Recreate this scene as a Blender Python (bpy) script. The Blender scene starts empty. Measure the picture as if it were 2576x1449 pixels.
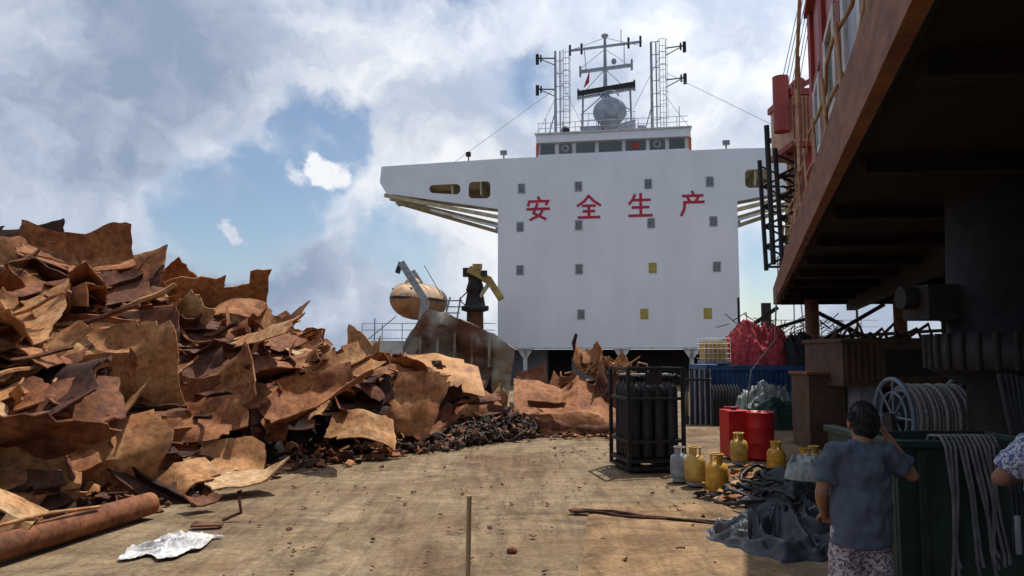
import bpy, math, random
import numpy as np
from mathutils import Vector, Matrix, Euler, noise as mnoise
random.seed(11); rng=np.random.default_rng(7)
scene=bpy.context.scene
# ------------------------------------------------------------------ materials
def newmat(name):
    m=bpy.data.materials.new(name); m.use_nodes=True
    nt=m.node_tree; b=nt.nodes['Principled BSDF']; return m,nt,b
def mat(name,c1,c2=None,scale=4.0,rough=0.7,metal=0.0,bump=0.15,bscale=30,stretch=(1,1,1),c3=None,lo=.35,hi=.65,detail=5,spec=.3,bdist=.02):
    m,nt,b=newmat(name); N=nt.nodes; L=nt.links
    if c2 is None: c2=tuple(x*.75 for x in c1)
    tc=N.new('ShaderNodeTexCoord'); mp=N.new('ShaderNodeMapping'); mp.inputs['Scale'].default_value=stretch
    L.new(tc.outputs['Object'],mp.inputs['Vector'])
    n=N.new('ShaderNodeTexNoise'); n.inputs['Scale'].default_value=scale; n.inputs['Detail'].default_value=detail; n.inputs['Roughness'].default_value=.62
    L.new(mp.outputs[0],n.inputs['Vector'])
    r=N.new('ShaderNodeValToRGB'); r.color_ramp.elements[0].position=lo; r.color_ramp.elements[1].position=hi
    r.color_ramp.elements[0].color=(*c2,1); r.color_ramp.elements[1].color=(*c1,1)
    if c3:
        e=r.color_ramp.elements.new((lo+hi)/2); e.color=(*c3,1)
    L.new(n.outputs['Fac'],r.inputs[0]); L.new(r.outputs[0],b.inputs['Base Color'])
    b.inputs['Roughness'].default_value=rough; b.inputs['Metallic'].default_value=metal
    b.inputs['Specular IOR Level'].default_value=spec
    if bump:
        n2=N.new('ShaderNodeTexNoise'); n2.inputs['Scale'].default_value=bscale; n2.inputs['Detail'].default_value=2
        L.new(mp.outputs[0],n2.inputs['Vector'])
        bp=N.new('ShaderNodeBump'); bp.inputs['Strength'].default_value=bump; bp.inputs['Distance'].default_value=bdist
        L.new(n2.outputs['Fac'],bp.inputs['Height']); L.new(bp.outputs[0],b.inputs['Normal'])
    return m
def rustmat():
    m,nt,b=newmat('rusty_steel'); N=nt.nodes; L=nt.links
    tc=N.new('ShaderNodeTexCoord')
    at=N.new('ShaderNodeAttribute'); at.attribute_name='tint'
    n=N.new('ShaderNodeTexNoise'); n.inputs['Scale'].default_value=1.5; n.inputs['Detail'].default_value=6; n.inputs['Roughness'].default_value=.7
    L.new(tc.outputs['Object'],n.inputs['Vector'])
    ma=N.new('ShaderNodeMath'); ma.operation='MULTIPLY_ADD'; ma.inputs[1].default_value=.85
    L.new(n.outputs['Fac'],ma.inputs[0]); 
    m2=N.new('ShaderNodeMath'); m2.operation='MULTIPLY_ADD'; m2.inputs[1].default_value=.85; m2.inputs[2].default_value=-.33
    L.new(at.outputs['Fac'],m2.inputs[0]); L.new(m2.outputs[0],ma.inputs[2])
    r=N.new('ShaderNodeValToRGB'); cr=r.color_ramp
    cr.elements[0].position=.06; cr.elements[0].color=(.018,.010,.009,1)
    cr.elements[1].position=.96; cr.elements[1].color=(.44,.29,.16,1)
    for p,c in ((.24,(.065,.028,.019)),(.38,(.125,.048,.027)),(.52,(.215,.082,.036)),(.65,(.31,.128,.05)),(.8,(.38,.195,.082))):
        e=cr.elements.new(p); e.color=(*c,1)
    L.new(ma.outputs[0],r.inputs[0])
    n3=N.new('ShaderNodeTexNoise'); n3.inputs['Scale'].default_value=8; n3.inputs['Detail'].default_value=5; n3.inputs['Roughness'].default_value=.75
    L.new(tc.outputs['Object'],n3.inputs['Vector'])
    mr=N.new('ShaderNodeMapRange'); mr.inputs[1].default_value=.36; mr.inputs[2].default_value=.6; mr.inputs[3].default_value=.52; mr.inputs[4].default_value=1.2
    L.new(n3.outputs['Fac'],mr.inputs[0])
    vm=N.new('ShaderNodeVectorMath'); vm.operation='SCALE'; L.new(r.outputs[0],vm.inputs[0]); L.new(mr.outputs[0],vm.inputs['Scale'])
    L.new(vm.outputs[0],b.inputs['Base Color'])
    b.inputs['Roughness'].default_value=.78; b.inputs['Specular IOR Level'].default_value=.2
    bp=N.new('ShaderNodeBump'); bp.inputs['Strength'].default_value=.4; bp.inputs['Distance'].default_value=.025
    L.new(n3.outputs['Fac'],bp.inputs['Height']); L.new(bp.outputs[0],b.inputs['Normal'])
    return m
RUST=rustmat()
WHITE=mat('white_ship_paint',(.74,.76,.80),(.66,.68,.72),scale=.5,rough=.45,bump=.05,bscale=1.2,stretch=(1,1,.35),bdist=.05)
WHITE2=mat('white_worn_paint',(.62,.63,.64),(.4,.38,.34),scale=2,rough=.6)
CREAM=mat('cream_paint',(.50,.44,.30),(.33,.26,.15),scale=3)
BEIGE=mat('beige_railing_paint',(.50,.36,.21),(.30,.16,.08),scale=5)
GREY=mat('grey_paint',(.30,.32,.35),(.18,.19,.21),scale=5)
MGREY=mat('mast_grey_paint',(.36,.39,.44),(.22,.24,.28),scale=3)
BLACK=mat('black_steel',(.022,.022,.025),(.012,.012,.013),scale=6,rough=.55)
BLACK2=mat('black_rubber',(.026,.028,.033),(.013,.013,.016),scale=9,rough=.55,spec=.4)
DARK=mat('dark_metal_and_shade',(.03,.024,.022),(.015,.012,.012),scale=3,rough=.8)  # dark metal; shade under platform and deckhouse is also put into this colour
UNDER=mat('underside_shade_tone',(.022,.012,.013),(.010,.007,.008),scale=1.2,rough=.8)  # near-black base colour carries the shade beneath the platform
FASC=mat('rusty_fascia',(.26,.12,.065),(.13,.05,.03),scale=2.5,rough=.8,stretch=(1,1,3),bump=.3)
REDP=mat('red_machine_paint',(.36,.06,.05),(.20,.04,.03),scale=1.6,rough=.5)
REDD=mat('red_drum_paint',(.55,.018,.02),(.36,.012,.014),scale=3,rough=.45,bump=.08)
REDCH=mat('red_lettering',(.48,.02,.06),(.36,.03,.06),scale=4,bump=0)
GLASS=mat('dark_window_glass',(.02,.035,.035),(.035,.055,.05),scale=1.2,rough=.08,bump=0,spec=.8)
GLASSG=mat('cabin_window_grey',(.16,.17,.18),(.08,.085,.09),scale=2.5,rough=.25,bump=0,spec=.5)
YELW=mat('yellow_window_cover',(.42,.33,.07),(.3,.24,.06),scale=3,rough=.6)
ORANGE=mat('orange_paint',(.55,.13,.06),rough=.5)
LBO=mat('faded_orange_hull',(.45,.22,.10),(.24,.12,.06),scale=2,rough=.6)
LBW=mat('faded_lifeboat_canopy',(.55,.42,.28),(.45,.22,.10),scale=2.2,rough=.6)
YEL=mat('yellow_cylinder_paint',(.62,.33,.03),(.36,.17,.03),scale=7,rough=.5)
YELJ=mat('dull_yellow_crane_paint',(.42,.30,.08),(.20,.13,.05),scale=3,rough=.6)
YEL2=mat('pale_yellow_paint',(.62,.42,.10),(.36,.2,.05),scale=6,rough=.5)
BLUE=mat('blue_container_paint',(.025,.085,.22),(.02,.05,.12),scale=2,rough=.5)
BLUE2=mat('blue_tarp',(.05,.15,.32),(.03,.08,.2),scale=5,rough=.5)
REELM=mat('blue_grey_reel_paint',(.13,.17,.24),(.08,.10,.14),scale=5,rough=.45)
GREEN=mat('green_steel_paint',(.026,.055,.042),(.014,.028,.024),scale=3,rough=.55)
NETR=mat('red_netting',(.50,.07,.08),(.20,.022,.03),scale=9,rough=.85,bump=.8,bscale=60)
NETB=mat('black_netting',(.03,.032,.035),(.012,.012,.014),scale=9,rough=.85,bump=.8,bscale=60)
TARP=mat('grey_tarpaulin',(.06,.064,.078),(.022,.024,.032),scale=3,rough=.5,bump=.4,bscale=14,spec=.4)
WOOD=mat('wooden_stick',(.36,.25,.14),(.22,.14,.07),scale=6,stretch=(6,6,.6))
PLAST=mat('white_plastic',(.74,.75,.77),(.4,.38,.36),scale=5,rough=.4)
SACK=mat('dirty_plastic_sack',(.34,.36,.36),(.13,.15,.13),scale=6,rough=.4)
ROPE=mat('grey_rope',(.32,.30,.29),(.17,.16,.16),scale=30,rough=.85,bump=.6,bscale=80)
HOSEG=mat('grey_hose',(.17,.16,.165),(.09,.085,.09),scale=8,rough=.6)
BROWN=mat('brown_box_paint',(.12,.065,.04),(.06,.035,.025),scale=2,rough=.75)
RPLATE=mat('rust_grey_plate',(.30,.29,.24),(.16,.07,.04),scale=.9,rough=.8,c3=(.27,.21,.15),lo=.38,hi=.58,bump=.4,bscale=10)
CHAIN=mat('dark_rusty_chain',(.085,.055,.042),(.03,.022,.02),scale=6,rough=.7,bump=.4)
YSCR=mat('orange_painted_scrap',(.50,.24,.07),(.26,.10,.04),scale=2.5,rough=.65,bump=.3,lo=.38,hi=.56)
SKIN=mat('skin',(.27,.14,.09),(.23,.11,.07),scale=8,rough=.5,bump=.05)
HAIR=mat('black_hair',(.012,.011,.012),(.006,.006,.006),scale=30,rough=.5,bump=.8,bscale=90,stretch=(1,1,.3))
SHIRT=mat('blue_grey_shirt',(.080,.098,.135),(.055,.068,.095),scale=4,rough=.9,bump=.3,bscale=12)
def patmat(name,a,b_,s):
    m,nt,b=newmat(name); N=nt.nodes; L=nt.links
    tc=N.new('ShaderNodeTexCoord'); n=N.new('ShaderNodeTexNoise'); n.inputs['Scale'].default_value=s; n.inputs['Detail'].default_value=2; n.inputs['Distortion'].default_value=2.5
    L.new(tc.outputs['Object'],n.inputs[0]); r=N.new('ShaderNodeValToRGB'); r.color_ramp.interpolation='EASE'
    r.color_ramp.elements[0].position=.47; r.color_ramp.elements[1].position=.53
    r.color_ramp.elements[0].color=(*a,1); r.color_ramp.elements[1].color=(*b_,1)
    L.new(n.outputs['Fac'],r.inputs[0]); L.new(r.outputs[0],b.inputs['Base Color']); b.inputs['Roughness'].default_value=.9
    return m
SHORTS=patmat('floral_shorts',(.12,.08,.12),(.45,.4,.42),22)
PSHIRT=patmat('patterned_shirt',(.08,.11,.25),(.5,.5,.55),26)
def deckmat(name,dk=1.0,warm=0.0):
    m,nt,b=newmat(name); N=nt.nodes; L=nt.links
    tc=N.new('ShaderNodeTexCoord')
    def noi(scale,detail,stretch=(1,1,1),rot=0,dist=0,ro=.6,off=(0,0,0)):
        mp=N.new('ShaderNodeMapping'); mp.inputs['Scale'].default_value=stretch; mp.inputs['Rotation'].default_value=(0,0,rot); mp.inputs['Location'].default_value=off
        L.new(tc.outputs['Object'],mp.inputs[0]); n=N.new('ShaderNodeTexNoise'); n.inputs['Scale'].default_value=scale; n.inputs['Detail'].default_value=detail; n.inputs['Distortion'].default_value=dist; n.inputs['Roughness'].default_value=ro
        L.new(mp.outputs[0],n.inputs['Vector']); return n
    a=noi(.4,4,dist=1.2); s=noi(1.3,7,(.6,1.5,1),math.radians(35),1.6,.72); s2=noi(1.9,7,(2.2,.35,1),math.radians(-14),.7,.72,(5,3,0)); f=noi(19,4,ro=.75); p=noi(1.1,7,dist=.9,ro=.72,off=(3,8,0))
    r=N.new('ShaderNodeValToRGB'); cr=r.color_ramp
    W_=lambda c:(c[0]*dk*(1+warm),c[1]*dk,c[2]*dk*(1-warm),1)
    cr.elements[0].position=.32; cr.elements[0].color=W_((.125,.074,.040)); cr.elements[1].position=.66; cr.elements[1].color=W_((.215,.155,.092))
    e=cr.elements.new(.48); e.color=W_((.175,.12,.068))
    L.new(a.outputs['Fac'],r.inputs[0])
    def mul(col,n,lo,hi,o1,o2):
        mr=N.new('ShaderNodeMapRange'); mr.inputs[1].default_value=lo; mr.inputs[2].default_value=hi; mr.inputs[3].default_value=o1; mr.inputs[4].default_value=o2
        L.new(n.outputs['Fac'],mr.inputs[0]); v=N.new('ShaderNodeVectorMath'); v.operation='SCALE'; L.new(col,v.inputs[0]); L.new(mr.outputs[0],v.inputs['Scale']); return v.outputs[0]
    c=mul(r.outputs[0],s,.36,.6,.70,1.16); c=mul(c,s2,.36,.58,.66,1.14); c=mul(c,f,.35,.65,.72,1.25); c=mul(c,p,.33,.47,.6,1.06)
    L.new(c,b.inputs['Base Color']); b.inputs['Roughness'].default_value=.85; b.inputs['Specular IOR Level'].default_value=.2
    bp=N.new('ShaderNodeBump'); bp.inputs['Strength'].default_value=.6; bp.inputs['Distance'].default_value=.03
    L.new(f.outputs['Fac'],bp.inputs['Height']); L.new(bp.outputs[0],b.inputs['Normal'])
    return m
DECK=deckmat('rusty_dusty_deck'); DPLATE=deckmat('deck_steel_sheet',1.12,.12)
SEA=mat('sea_water',(.03,.08,.10),(.02,.06,.08),scale=.2,rough=.15,bump=.5,bscale=.6,bdist=.3)
# ------------------------------------------------------------------ builder
class B:
    def __init__(s,name): s.name=name; s.v=[];s.f=[];s.m=[];s.sm=[];s.mats=[];s.t=[]
    def add(s,V,F,mt,smooth=False,tint=.5):
        o=len(s.v); s.v.extend([tuple(x) for x in V]); s.t.extend([tint]*len(V))
        if mt not in s.mats: s.mats.append(mt)
        k=s.mats.index(mt)
        for f in F: s.f.append(tuple(i+o for i in f)); s.m.append(k); s.sm.append(smooth)
    def box(s,c,size,mt,rot=None,tint=.5):
        hx,hy,hz=[a/2 for a in size]
        V=[Vector((x,y,z)) for x in(-hx,hx) for y in(-hy,hy) for z in(-hz,hz)]
        if rot is not None:
            R=Euler(rot).to_matrix() if not isinstance(rot,Matrix) else rot
            V=[R@a for a in V]
        V=[a+Vector(c) for a in V]
        s.add(V,[(0,1,3,2),(4,6,7,5),(0,4,5,1),(2,3,7,6),(0,2,6,4),(1,5,7,3)],mt,False,tint)
    def b2(s,x0,x1,y0,y1,z0,z1,mt): s.box(((x0+x1)/2,(y0+y1)/2,(z0+z1)/2),(x1-x0,y1-y0,z1-z0),mt)
    def beam(s,p0,p1,w,h,mt):
        p0=Vector(p0);p1=Vector(p1);d=p1-p0
        R=d.to_track_quat('Y','Z').to_matrix(); s.box((p0+p1)/2,(w,d.length,h),mt,R)
    def tube(s,pts,r,mt,n=6,caps=True,tint=.5,smooth=True):
        pts=[Vector(p) for p in pts]; k=len(pts); rr=r if isinstance(r,(list,tuple)) else [r]*k
        V=[];F=[]; prev=None
        for i,p in enumerate(pts):
            d=(pts[min(i+1,k-1)]-pts[max(i-1,0)]).normalized()
            if prev is None:
                a=d.orthogonal().normalized()
            else:
                a=(prev-d*prev.dot(d)); a=a.normalized() if a.length>1e-6 else d.orthogonal().normalized()
            prev=a; b=d.cross(a)
            for j in range(n):
                t=2*math.pi*j/n; V.append(p+(a*math.cos(t)+b*math.sin(t))*rr[i])
        for i in range(k-1):
            for j in range(n): F.append((i*n+j,i*n+(j+1)%n,(i+1)*n+(j+1)%n,(i+1)*n+j))
        s.add(V,F,mt,smooth,tint)
        if caps:
            s.add(V[:n],[tuple(range(n-1,-1,-1))],mt,False,tint); s.add(V[-n:],[tuple(range(n))],mt,False,tint)
    def cyl(s,p0,p1,r,mt,r1=None,n=16): s.tube([p0,p1],[r,r if r1 is None else r1],mt,n)
    def lathe(s,c,prof,mt,n=20,tint=.5):
        V=[];F=[]
        for (r,z) in prof:
            for j in range(n):
                t=2*math.pi*j/n; V.append((c[0]+r*math.cos(t),c[1]+r*math.sin(t),c[2]+z))
        for i in range(len(prof)-1):
            for j in range(n): F.append((i*n+j,i*n+(j+1)%n,(i+1)*n+(j+1)%n,(i+1)*n+j))
        s.add(V,F,mt,True,tint)
    def ell(s,c,r,mt,nu=16,nv=10,rot=None,disp=0,ds=3):
        V=[];F=[]; R=Euler(rot).to_matrix() if rot else Matrix.Identity(3)
        for i in range(nv+1):
            ph=math.pi*i/nv
            for j in range(nu):
                t=2*math.pi*j/nu; q=Vector((math.sin(ph)*math.cos(t),math.sin(ph)*math.sin(t),math.cos(ph)))
                k=1+disp*mnoise.noise(q*ds+Vector(c))
                V.append(R@Vector((q.x*r[0]*k,q.y*r[1]*k,q.z*r[2]*k))+Vector(c))
        for i in range(nv):
            for j in range(nu): F.append((i*nu+j,(i+1)*nu+j,(i+1)*nu+(j+1)%nu,i*nu+(j+1)%nu))
        s.add(V,F,mt,True)
    def prism(s,pts,ext,mt):
        pts=[Vector(p) for p in pts]; e=Vector(ext); n=len(pts)
        V=pts+[p+e for p in pts]
        F=[tuple(range(n)),tuple(range(2*n-1,n-1,-1))]+[(i,i+n,(i+1)%n+n,(i+1)%n) for i in range(n)]
        s.add(V,F,mt)
    def grid(s,fn,nu,nv,mt,smooth=True,tint=.5):
        V=[fn(i/(nu-1),j/(nv-1)) for i in range(nu) for j in range(nv)]
        F=[(i*nv+j,(i+1)*nv+j,(i+1)*nv+j+1,i*nv+j+1) for i in range(nu-1) for j in range(nv-1)]
        s.add(V,F,mt,smooth,tint)
    def loft(s,rings,mt,n=20):
        V=[];F=[]
        for (cx,cy,cz,rx,ry) in rings:
            for j in range(n):
                t=2*math.pi*j/n; V.append((cx+rx*math.cos(t),cy+ry*math.sin(t),cz))
        for i in range(len(rings)-1):
            for j in range(n): F.append((i*n+j,i*n+(j+1)%n,(i+1)*n+(j+1)%n,(i+1)*n+j))
        F.append(tuple(range(n-1,-1,-1))); k=(len(rings)-1)*n; F.append(tuple(range(k,k+n)))
        s.add(V,F,mt,True)
    def finish(s,parent=None,bevel=0,solid=0,loc=None,rotz=0,remesh=0,smoothit=0,split=0):
        me=bpy.data.meshes.new(s.name); me.from_pydata(s.v,[],s.f)
        for m in s.mats: me.materials.append(m)
        me.polygons.foreach_set('material_index',s.m); me.polygons.foreach_set('use_smooth',s.sm)
        at=me.attributes.new('tint','FLOAT','POINT'); at.data.foreach_set('value',s.t)
        me.update()
        ob=bpy.data.objects.new(s.name,me); scene.collection.objects.link(ob)
        if loc: ob.location=loc
        ob.rotation_euler[2]=rotz
        if parent: ob.parent=parent
        if solid:
            md=ob.modifiers.new('solid','SOLIDIFY'); md.thickness=solid; md.offset=0
        if split:
            md=ob.modifiers.new('split','EDGE_SPLIT'); md.split_angle=math.radians(split)
        if remesh:
            md=ob.modifiers.new('rm','REMESH'); md.mode='VOXEL'; md.voxel_size=remesh; md.use_smooth_shade=True
            if smoothit:
                md=ob.modifiers.new('sm','SMOOTH'); md.factor=.5; md.iterations=smoothit
        if bevel:
            md=ob.modifiers.new('bev','BEVEL'); md.width=bevel; md.segments=2; md.limit_method='ANGLE'
        return ob
def empty(name,loc=(0,0,0),rotz=0):
    e=bpy.data.objects.new(name,None); e.location=loc; e.rotation_euler[2]=rotz; scene.collection.objects.link(e); return e
def fbm(p,o=4): return mnoise.fractal(Vector(p),1.0,2.0,o)
# ------------------------------------------------------------------ sea, deck
b=B('sea'); b.add([(-4000,-4000,-4),(4000,-4000,-4),(4000,4000,-4),(-4000,4000,-4)],[(0,1,2,3)],SEA); b.finish()
b=B('ship_deck')
def dk(u,v):
    x=-22+44*u; y=-14+90*v
    return (x,y,.03*fbm((x*.35,y*.35,0),3)*(1 if y<40 else 0))
b.grid(dk,140,260,DECK)
for (p,q,r_,t) in (((-22,-14),(22,-14),0,0),((22,-14),(22,76),0,0),((22,76),(-22,76),0,0),((-22,76),(-22,-14),0,0)):
    b.add([(p[0],p[1],-.05),(q[0],q[1],-.05),(q[0],q[1],-4.5),(p[0],p[1],-4.5)],[(0,1,2,3)],DARK)
b.finish()
b=B('steel_deck_sheet')
def ds(u,v):
    x0=.32+.75*v+u*(2.1-.25*v)+.03*mnoise.noise(Vector((u*3,v*7,2))); y=5.0+v*5.3+.05*mnoise.noise(Vector((u*6,v*3,5)))
    return (x0,y,.032+.014*fbm((x0*1.5,y*1.5,3),3)-(.012 if (u in(0,1) or v==1) else 0))
b.grid(ds,24,44,DPLATE,smooth=True); b.finish(solid=.012,split=40)
# ------------------------------------------------------------------ scrap
FB=[(-9.5,5.2),(-6.4,7.4),(-5.1,9.4),(-4.7,12.2),(-3.2,14.6),(-1.6,16.6),(-.7,18.8),(-.5,23)]
def sdist(x,y):
    best=1e9;sg=1
    for a,c in zip(FB[:-1],FB[1:]):
        dx,dy=c[0]-a[0],c[1]-a[1]; t=((x-a[0])*dx+(y-a[1])*dy)/(dx*dx+dy*dy); t=min(1,max(0,t))
        px,py=a[0]+t*dx-x,a[1]+t*dy-y; d=math.hypot(px,py)
        if d<best: best=d; sg=1 if dx*(y-a[1])-dy*(x-a[0])>0 else -1
    return best*sg
def Hr(x): return float(np.interp(x,[-18,-11,-9,-7.6,-6.3,-4.2,-2.5,-1,.3],[4.2,3.9,3.6,3.1,2.4,1.85,1.45,1.0,.5]))
def hh(x,y):
    d=sdist(x,y)
    if d<=0: return 0
    h=min(1.5*d,.75+.72*d+.12*math.sin(x*2.3+y*1.4), Hr(x)+.4*fbm((x*.6,y*.6,1),3))
    if y>24: h*=max(0,1-(y-24)/4)
    return max(0,h)
def mid(x,y):
    r=math.hypot((x-1.6)/1.9,(y-21)/2.2); return 1.3*max(0,1-r)**.8
def basis(n,spin):
    n=n.normalized(); a=n.cross(Vector((0,0,1)))
    if a.length<.15: a=Vector((1,.15,0))-n*n.x
    a.normalize(); a=Matrix.Rotation(spin,3,n)@a; return a,n.cross(a),n
def plate(bd,c,n,sx,sy,tint,crump=1.0,mt=RUST,bend=None,spin=None,hole=False):
    R=random.uniform
    nu=int(min(18,max(5,5+sx*6))); nv=int(min(15,max(5,5+sy*6)))
    a,bb,nn=basis(Vector(n),random.gauss(0,.5) if spin is None else spin); c=Vector(c)
    J=.24
    cor=[(-1+R(0,J),-1+R(-.05,J)),(1-R(0,J),-1+R(-.05,J)),(1-R(0,J),1-R(-.05,J)),(-1+R(0,J),1-R(-.05,J))]
    k=random.choice([R(-.4,.4),R(-1.5,1.5),R(.3,.9),R(-.2,.2)]) if bend is None else bend
    ang=random.choice([0,0,math.pi/2])+R(-.25,.25); fa=random.choice([0,math.pi/2,math.pi,-math.pi/2])+R(-.35,.35); fo=R(.0,.6); fs=R(-1.6,1.6) if R(0,1)<.55 else 0; tw=R(-.25,.25)
    fa2=fa+R(1,2.5); fo2=R(.2,.7); fs2=R(-1.3,1.3) if R(0,1)<.3 else 0
    seed=Vector((R(0,99),R(0,99),R(0,99)))
    L=max(sx,sy)/2; M_=(sx+sy)/4
    V=[]
    for i in range(nu):
        for j in range(nv):
            s=i/(nu-1);t=j/(nv-1)
            x=(cor[0][0]*(1-s)*(1-t)+cor[1][0]*s*(1-t)+cor[2][0]*s*t+cor[3][0]*(1-s)*t)
            y=(cor[0][1]*(1-s)*(1-t)+cor[1][1]*s*(1-t)+cor[2][1]*s*t+cor[3][1]*(1-s)*t)
            e=max(abs(2*s-1),abs(2*t-1))**7
            x+=e*(.14*mnoise.noise(seed+Vector((s*2.2,t*2.2,0)))+.07*mnoise.noise(seed+Vector((s*9,t*9,0)))); y+=e*(.2*mnoise.noise(seed+Vector((s*2.2,t*2.2,7)))+.08*mnoise.noise(seed+Vector((s*9,t*9,7))))
            X=x*sx/2;Y=y*sy/2
            q=(X*math.cos(ang)+Y*math.sin(ang)); w=-X*math.sin(ang)+Y*math.cos(ang)
            if abs(k)>.05:
                rad=L/k; th=q/rad; q2=rad*math.sin(th); z=rad*(1-math.cos(th))
            else: q2=q; z=0
            X2=q2*math.cos(ang)-w*math.sin(ang); Y2=q2*math.sin(ang)+w*math.cos(ang)
            z+=fs*max(0,(x*math.cos(fa)+y*math.sin(fa)-fo))*M_*.9+fs2*max(0,(x*math.cos(fa2)+y*math.sin(fa2)-fo2))*M_
            z+=tw*x*y*M_+crump*.11*M_*mnoise.noise(seed+Vector((x*1.5,y*1.5,0)))+crump*.045*M_*mnoise.noise(seed+Vector((x*4,y*4,5)))
            V.append(c+a*X2+bb*Y2+nn*z)
    F=[]
    tears=[(random.choice([(0,0),(1,0),(0,1),(1,1)]),R(0,.35)),((R(.1,.9),random.choice([0,1])),R(0,.2))]
    hx,hy=R(.35,.65),R(.35,.65)
    for i in range(nu-1):
        for j in range(nv-1):
            s=(i+.5)/(nu-1);t=(j+.5)/(nv-1)
            if any(abs(s-T[0])+abs(t-T[1])<tr for T,tr in tears): continue
            if hole and math.hypot(s-hx,t-hy)<.13: continue
            F.append((i*nv+j,(i+1)*nv+j,(i+1)*nv+j+1,i*nv+j+1))
    bd.add(V,F,mt,True,tint)
    # welded stiffener fin on some of the hull plates
    if sx>1.2 and R(0,1)<.3:
        j=nv//2; hgt=.12*random.choice([-1,1]); VV=[];FF=[]
        for i in range(nu):
            p=V[i*nv+j]; VV+= [p,p+nn*hgt]
        for i in range(nu-1): FF.append((2*i,2*i+2,2*i+3,2*i+1))
        bd.add(VV,FF,mt,False,max(0,tint-.2))
def strip(bd,c,L,w,tint):
    R=random.uniform; p=Vector(c); d=Vector((R(-1,1),R(-1,1),R(-.5,.25))).normalized(); pts=[]
    cur=Vector((R(-1,1),R(-1,1),R(-1,1)))*.8
    for i in range(11):
        pts.append(p.copy()); p+=d*L/10; d=(d+cur*.25).normalized()
        if i==5: cur=-cur
    bd.tube(pts,w,RUST,n=5,tint=tint)
def mound(bd,hf,x0,x1,y0,y1,nx,ny,low,tint):
    def fn(u,v):
        x=x0+(x1-x0)*u;y=y0+(y1-y0)*v; h=hf(x,y)
        return (x,y,max(-.05 if h<=0 else -.3,h-low+.35*fbm((x*2.2,y*2.2,4),3)) if h>.05 else -.06)
    bd.grid(fn,nx,ny,RUST,smooth=False,tint=tint)
b=B('scrap_metal_heap')
mound(b,hh,-20,.5,5,29,110,120,.8,-.1)  # core tinted near-black, painting the deep shadow in gaps between plates
cnt=0
while cnt<780:
    y=random.uniform(6,22) ; x=random.uniform(-17,-.3)
    if x/y<-.86: continue
    h=hh(x,y)
    if h<.12: continue
    if y>18 and random.random()<.5: continue
    e=.35; gx=(hh(x+e,y)-hh(x-e,y))/(2*e); gy=(hh(x,y+e)-hh(x,y-e))/(2*e)
    lay=random.random()<.62
    k_=.5 if lay else 1.0
    n=Vector((-gx*k_,-gy*k_,1)).normalized()
    sd_=.26 if lay else .7
    n=(n+Vector((random.gauss(0,sd_),random.gauss(-.08,sd_),random.gauss(0,.25)))).normalized()
    if n.z<0: n=-n
    big=random.random()
    s=random.uniform(1.5,2.9) if big<.36 else random.uniform(.5,1.4)
    if h<.6: s*=.5
    elif h<1.2: s*=.8
    z=h+random.uniform(-.6,.12)
    asp=random.uniform(.12,.25) if random.random()<.25 else random.uniform(.3,.6)
    plate(b,(x,y,max(z,.1+.12*s)),n,s,s*asp,random.betavariate(1.9,1.8),crump=random.uniform(.6,2.6),hole=random.random()<.1)
    cnt+=1
for i in range(230):
    y=random.uniform(7,20);x=random.uniform(-13,0)
    h=hh(x,y)
    if h<.1 or x/y<-.8: continue
    strip(b,(x,y,h+random.uniform(-.15,.10)),random.uniform(.4,1.6),random.choice([.01,.014,.022,.035]),random.uniform(.0,.8))
def P(c,n,sx,sy,t,bend=.4,spin=0,cr=.8,hole=False,mt=RUST): plate(b,c,n,sx,sy,t,cr,mt,bend,spin,hole)
P((-10.0,15.0,4.4),(-.05,-.95,.35),1.9,.75,.15,.15,.05,.4)
P((-8.3,14.2,3.8),(.2,-.6,.8),2.2,1.0,.6,.5,.2)
P((-7.4,14.6,3.75),(.1,-.9,.4),1.2,.8,.55,.4,.2)
P((-5.9,16.2,3.1),(.3,-.5,.8),1.9,.8,.6,-1.3,-.3)
P((-5.2,14.3,2.4),(-.35,-.5,.8),2.8,1.0,.8,.25,.35)
P((-7.3,12.2,2.6),(.1,-.4,.9),2.6,.8,.75,.4,-.15)
P((-6.3,11.5,2.1),(.1,-.5,.85),2.4,.8,.75,.5,.1)
P((-8.0,12.6,3.1),(-.2,-.4,.9),2.7,.7,.65,.6,.2)
P((-7.2,10.3,1.8),(.35,-.5,.75),2.8,.6,.75,.9,.55)
P((-7.0,9.6,1.25),(.2,-.8,.5),2.2,.6,.5,.2,.5)
P((-5.0,12.9,1.45),(-.3,-.75,.6),1.9,1.1,.6,.9,.45,1.5)
P((-3.85,14.2,1.15),(.15,-.7,.6),2.2,1.3,.55,.8,.35,1.5)
P((-2.9,14.7,.65),(.3,-.55,.75),1.6,.9,.78,-.6,-.3,1.5)
P((-2.1,15.9,1.0),(.35,-.85,.3),1.6,1.3,.6,-1.2,1.2,1.5)
P((-5.2,12.1,.9),(.2,-.6,.7),1.9,.9,.55,.7,.1,1.5)
P((-4.55,12.0,.35),(.2,-.4,.9),1.5,.7,.8,.2,.2)
P((-3.95,11.1,.22),(.1,-.15,.98),1.2,.7,.98,.3,.2)
P((-4.7,10.8,.35),(.3,-.3,.9),1.0,.6,.75,.4,.2)
P((-6.1,9.3,.6),(.2,-.4,.9),1.5,.9,.75,-.3,.2)
P((-6.6,13.2,2.5),(.3,-.85,.4),1.5,.9,.35,.6,.1,1.5)
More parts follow.
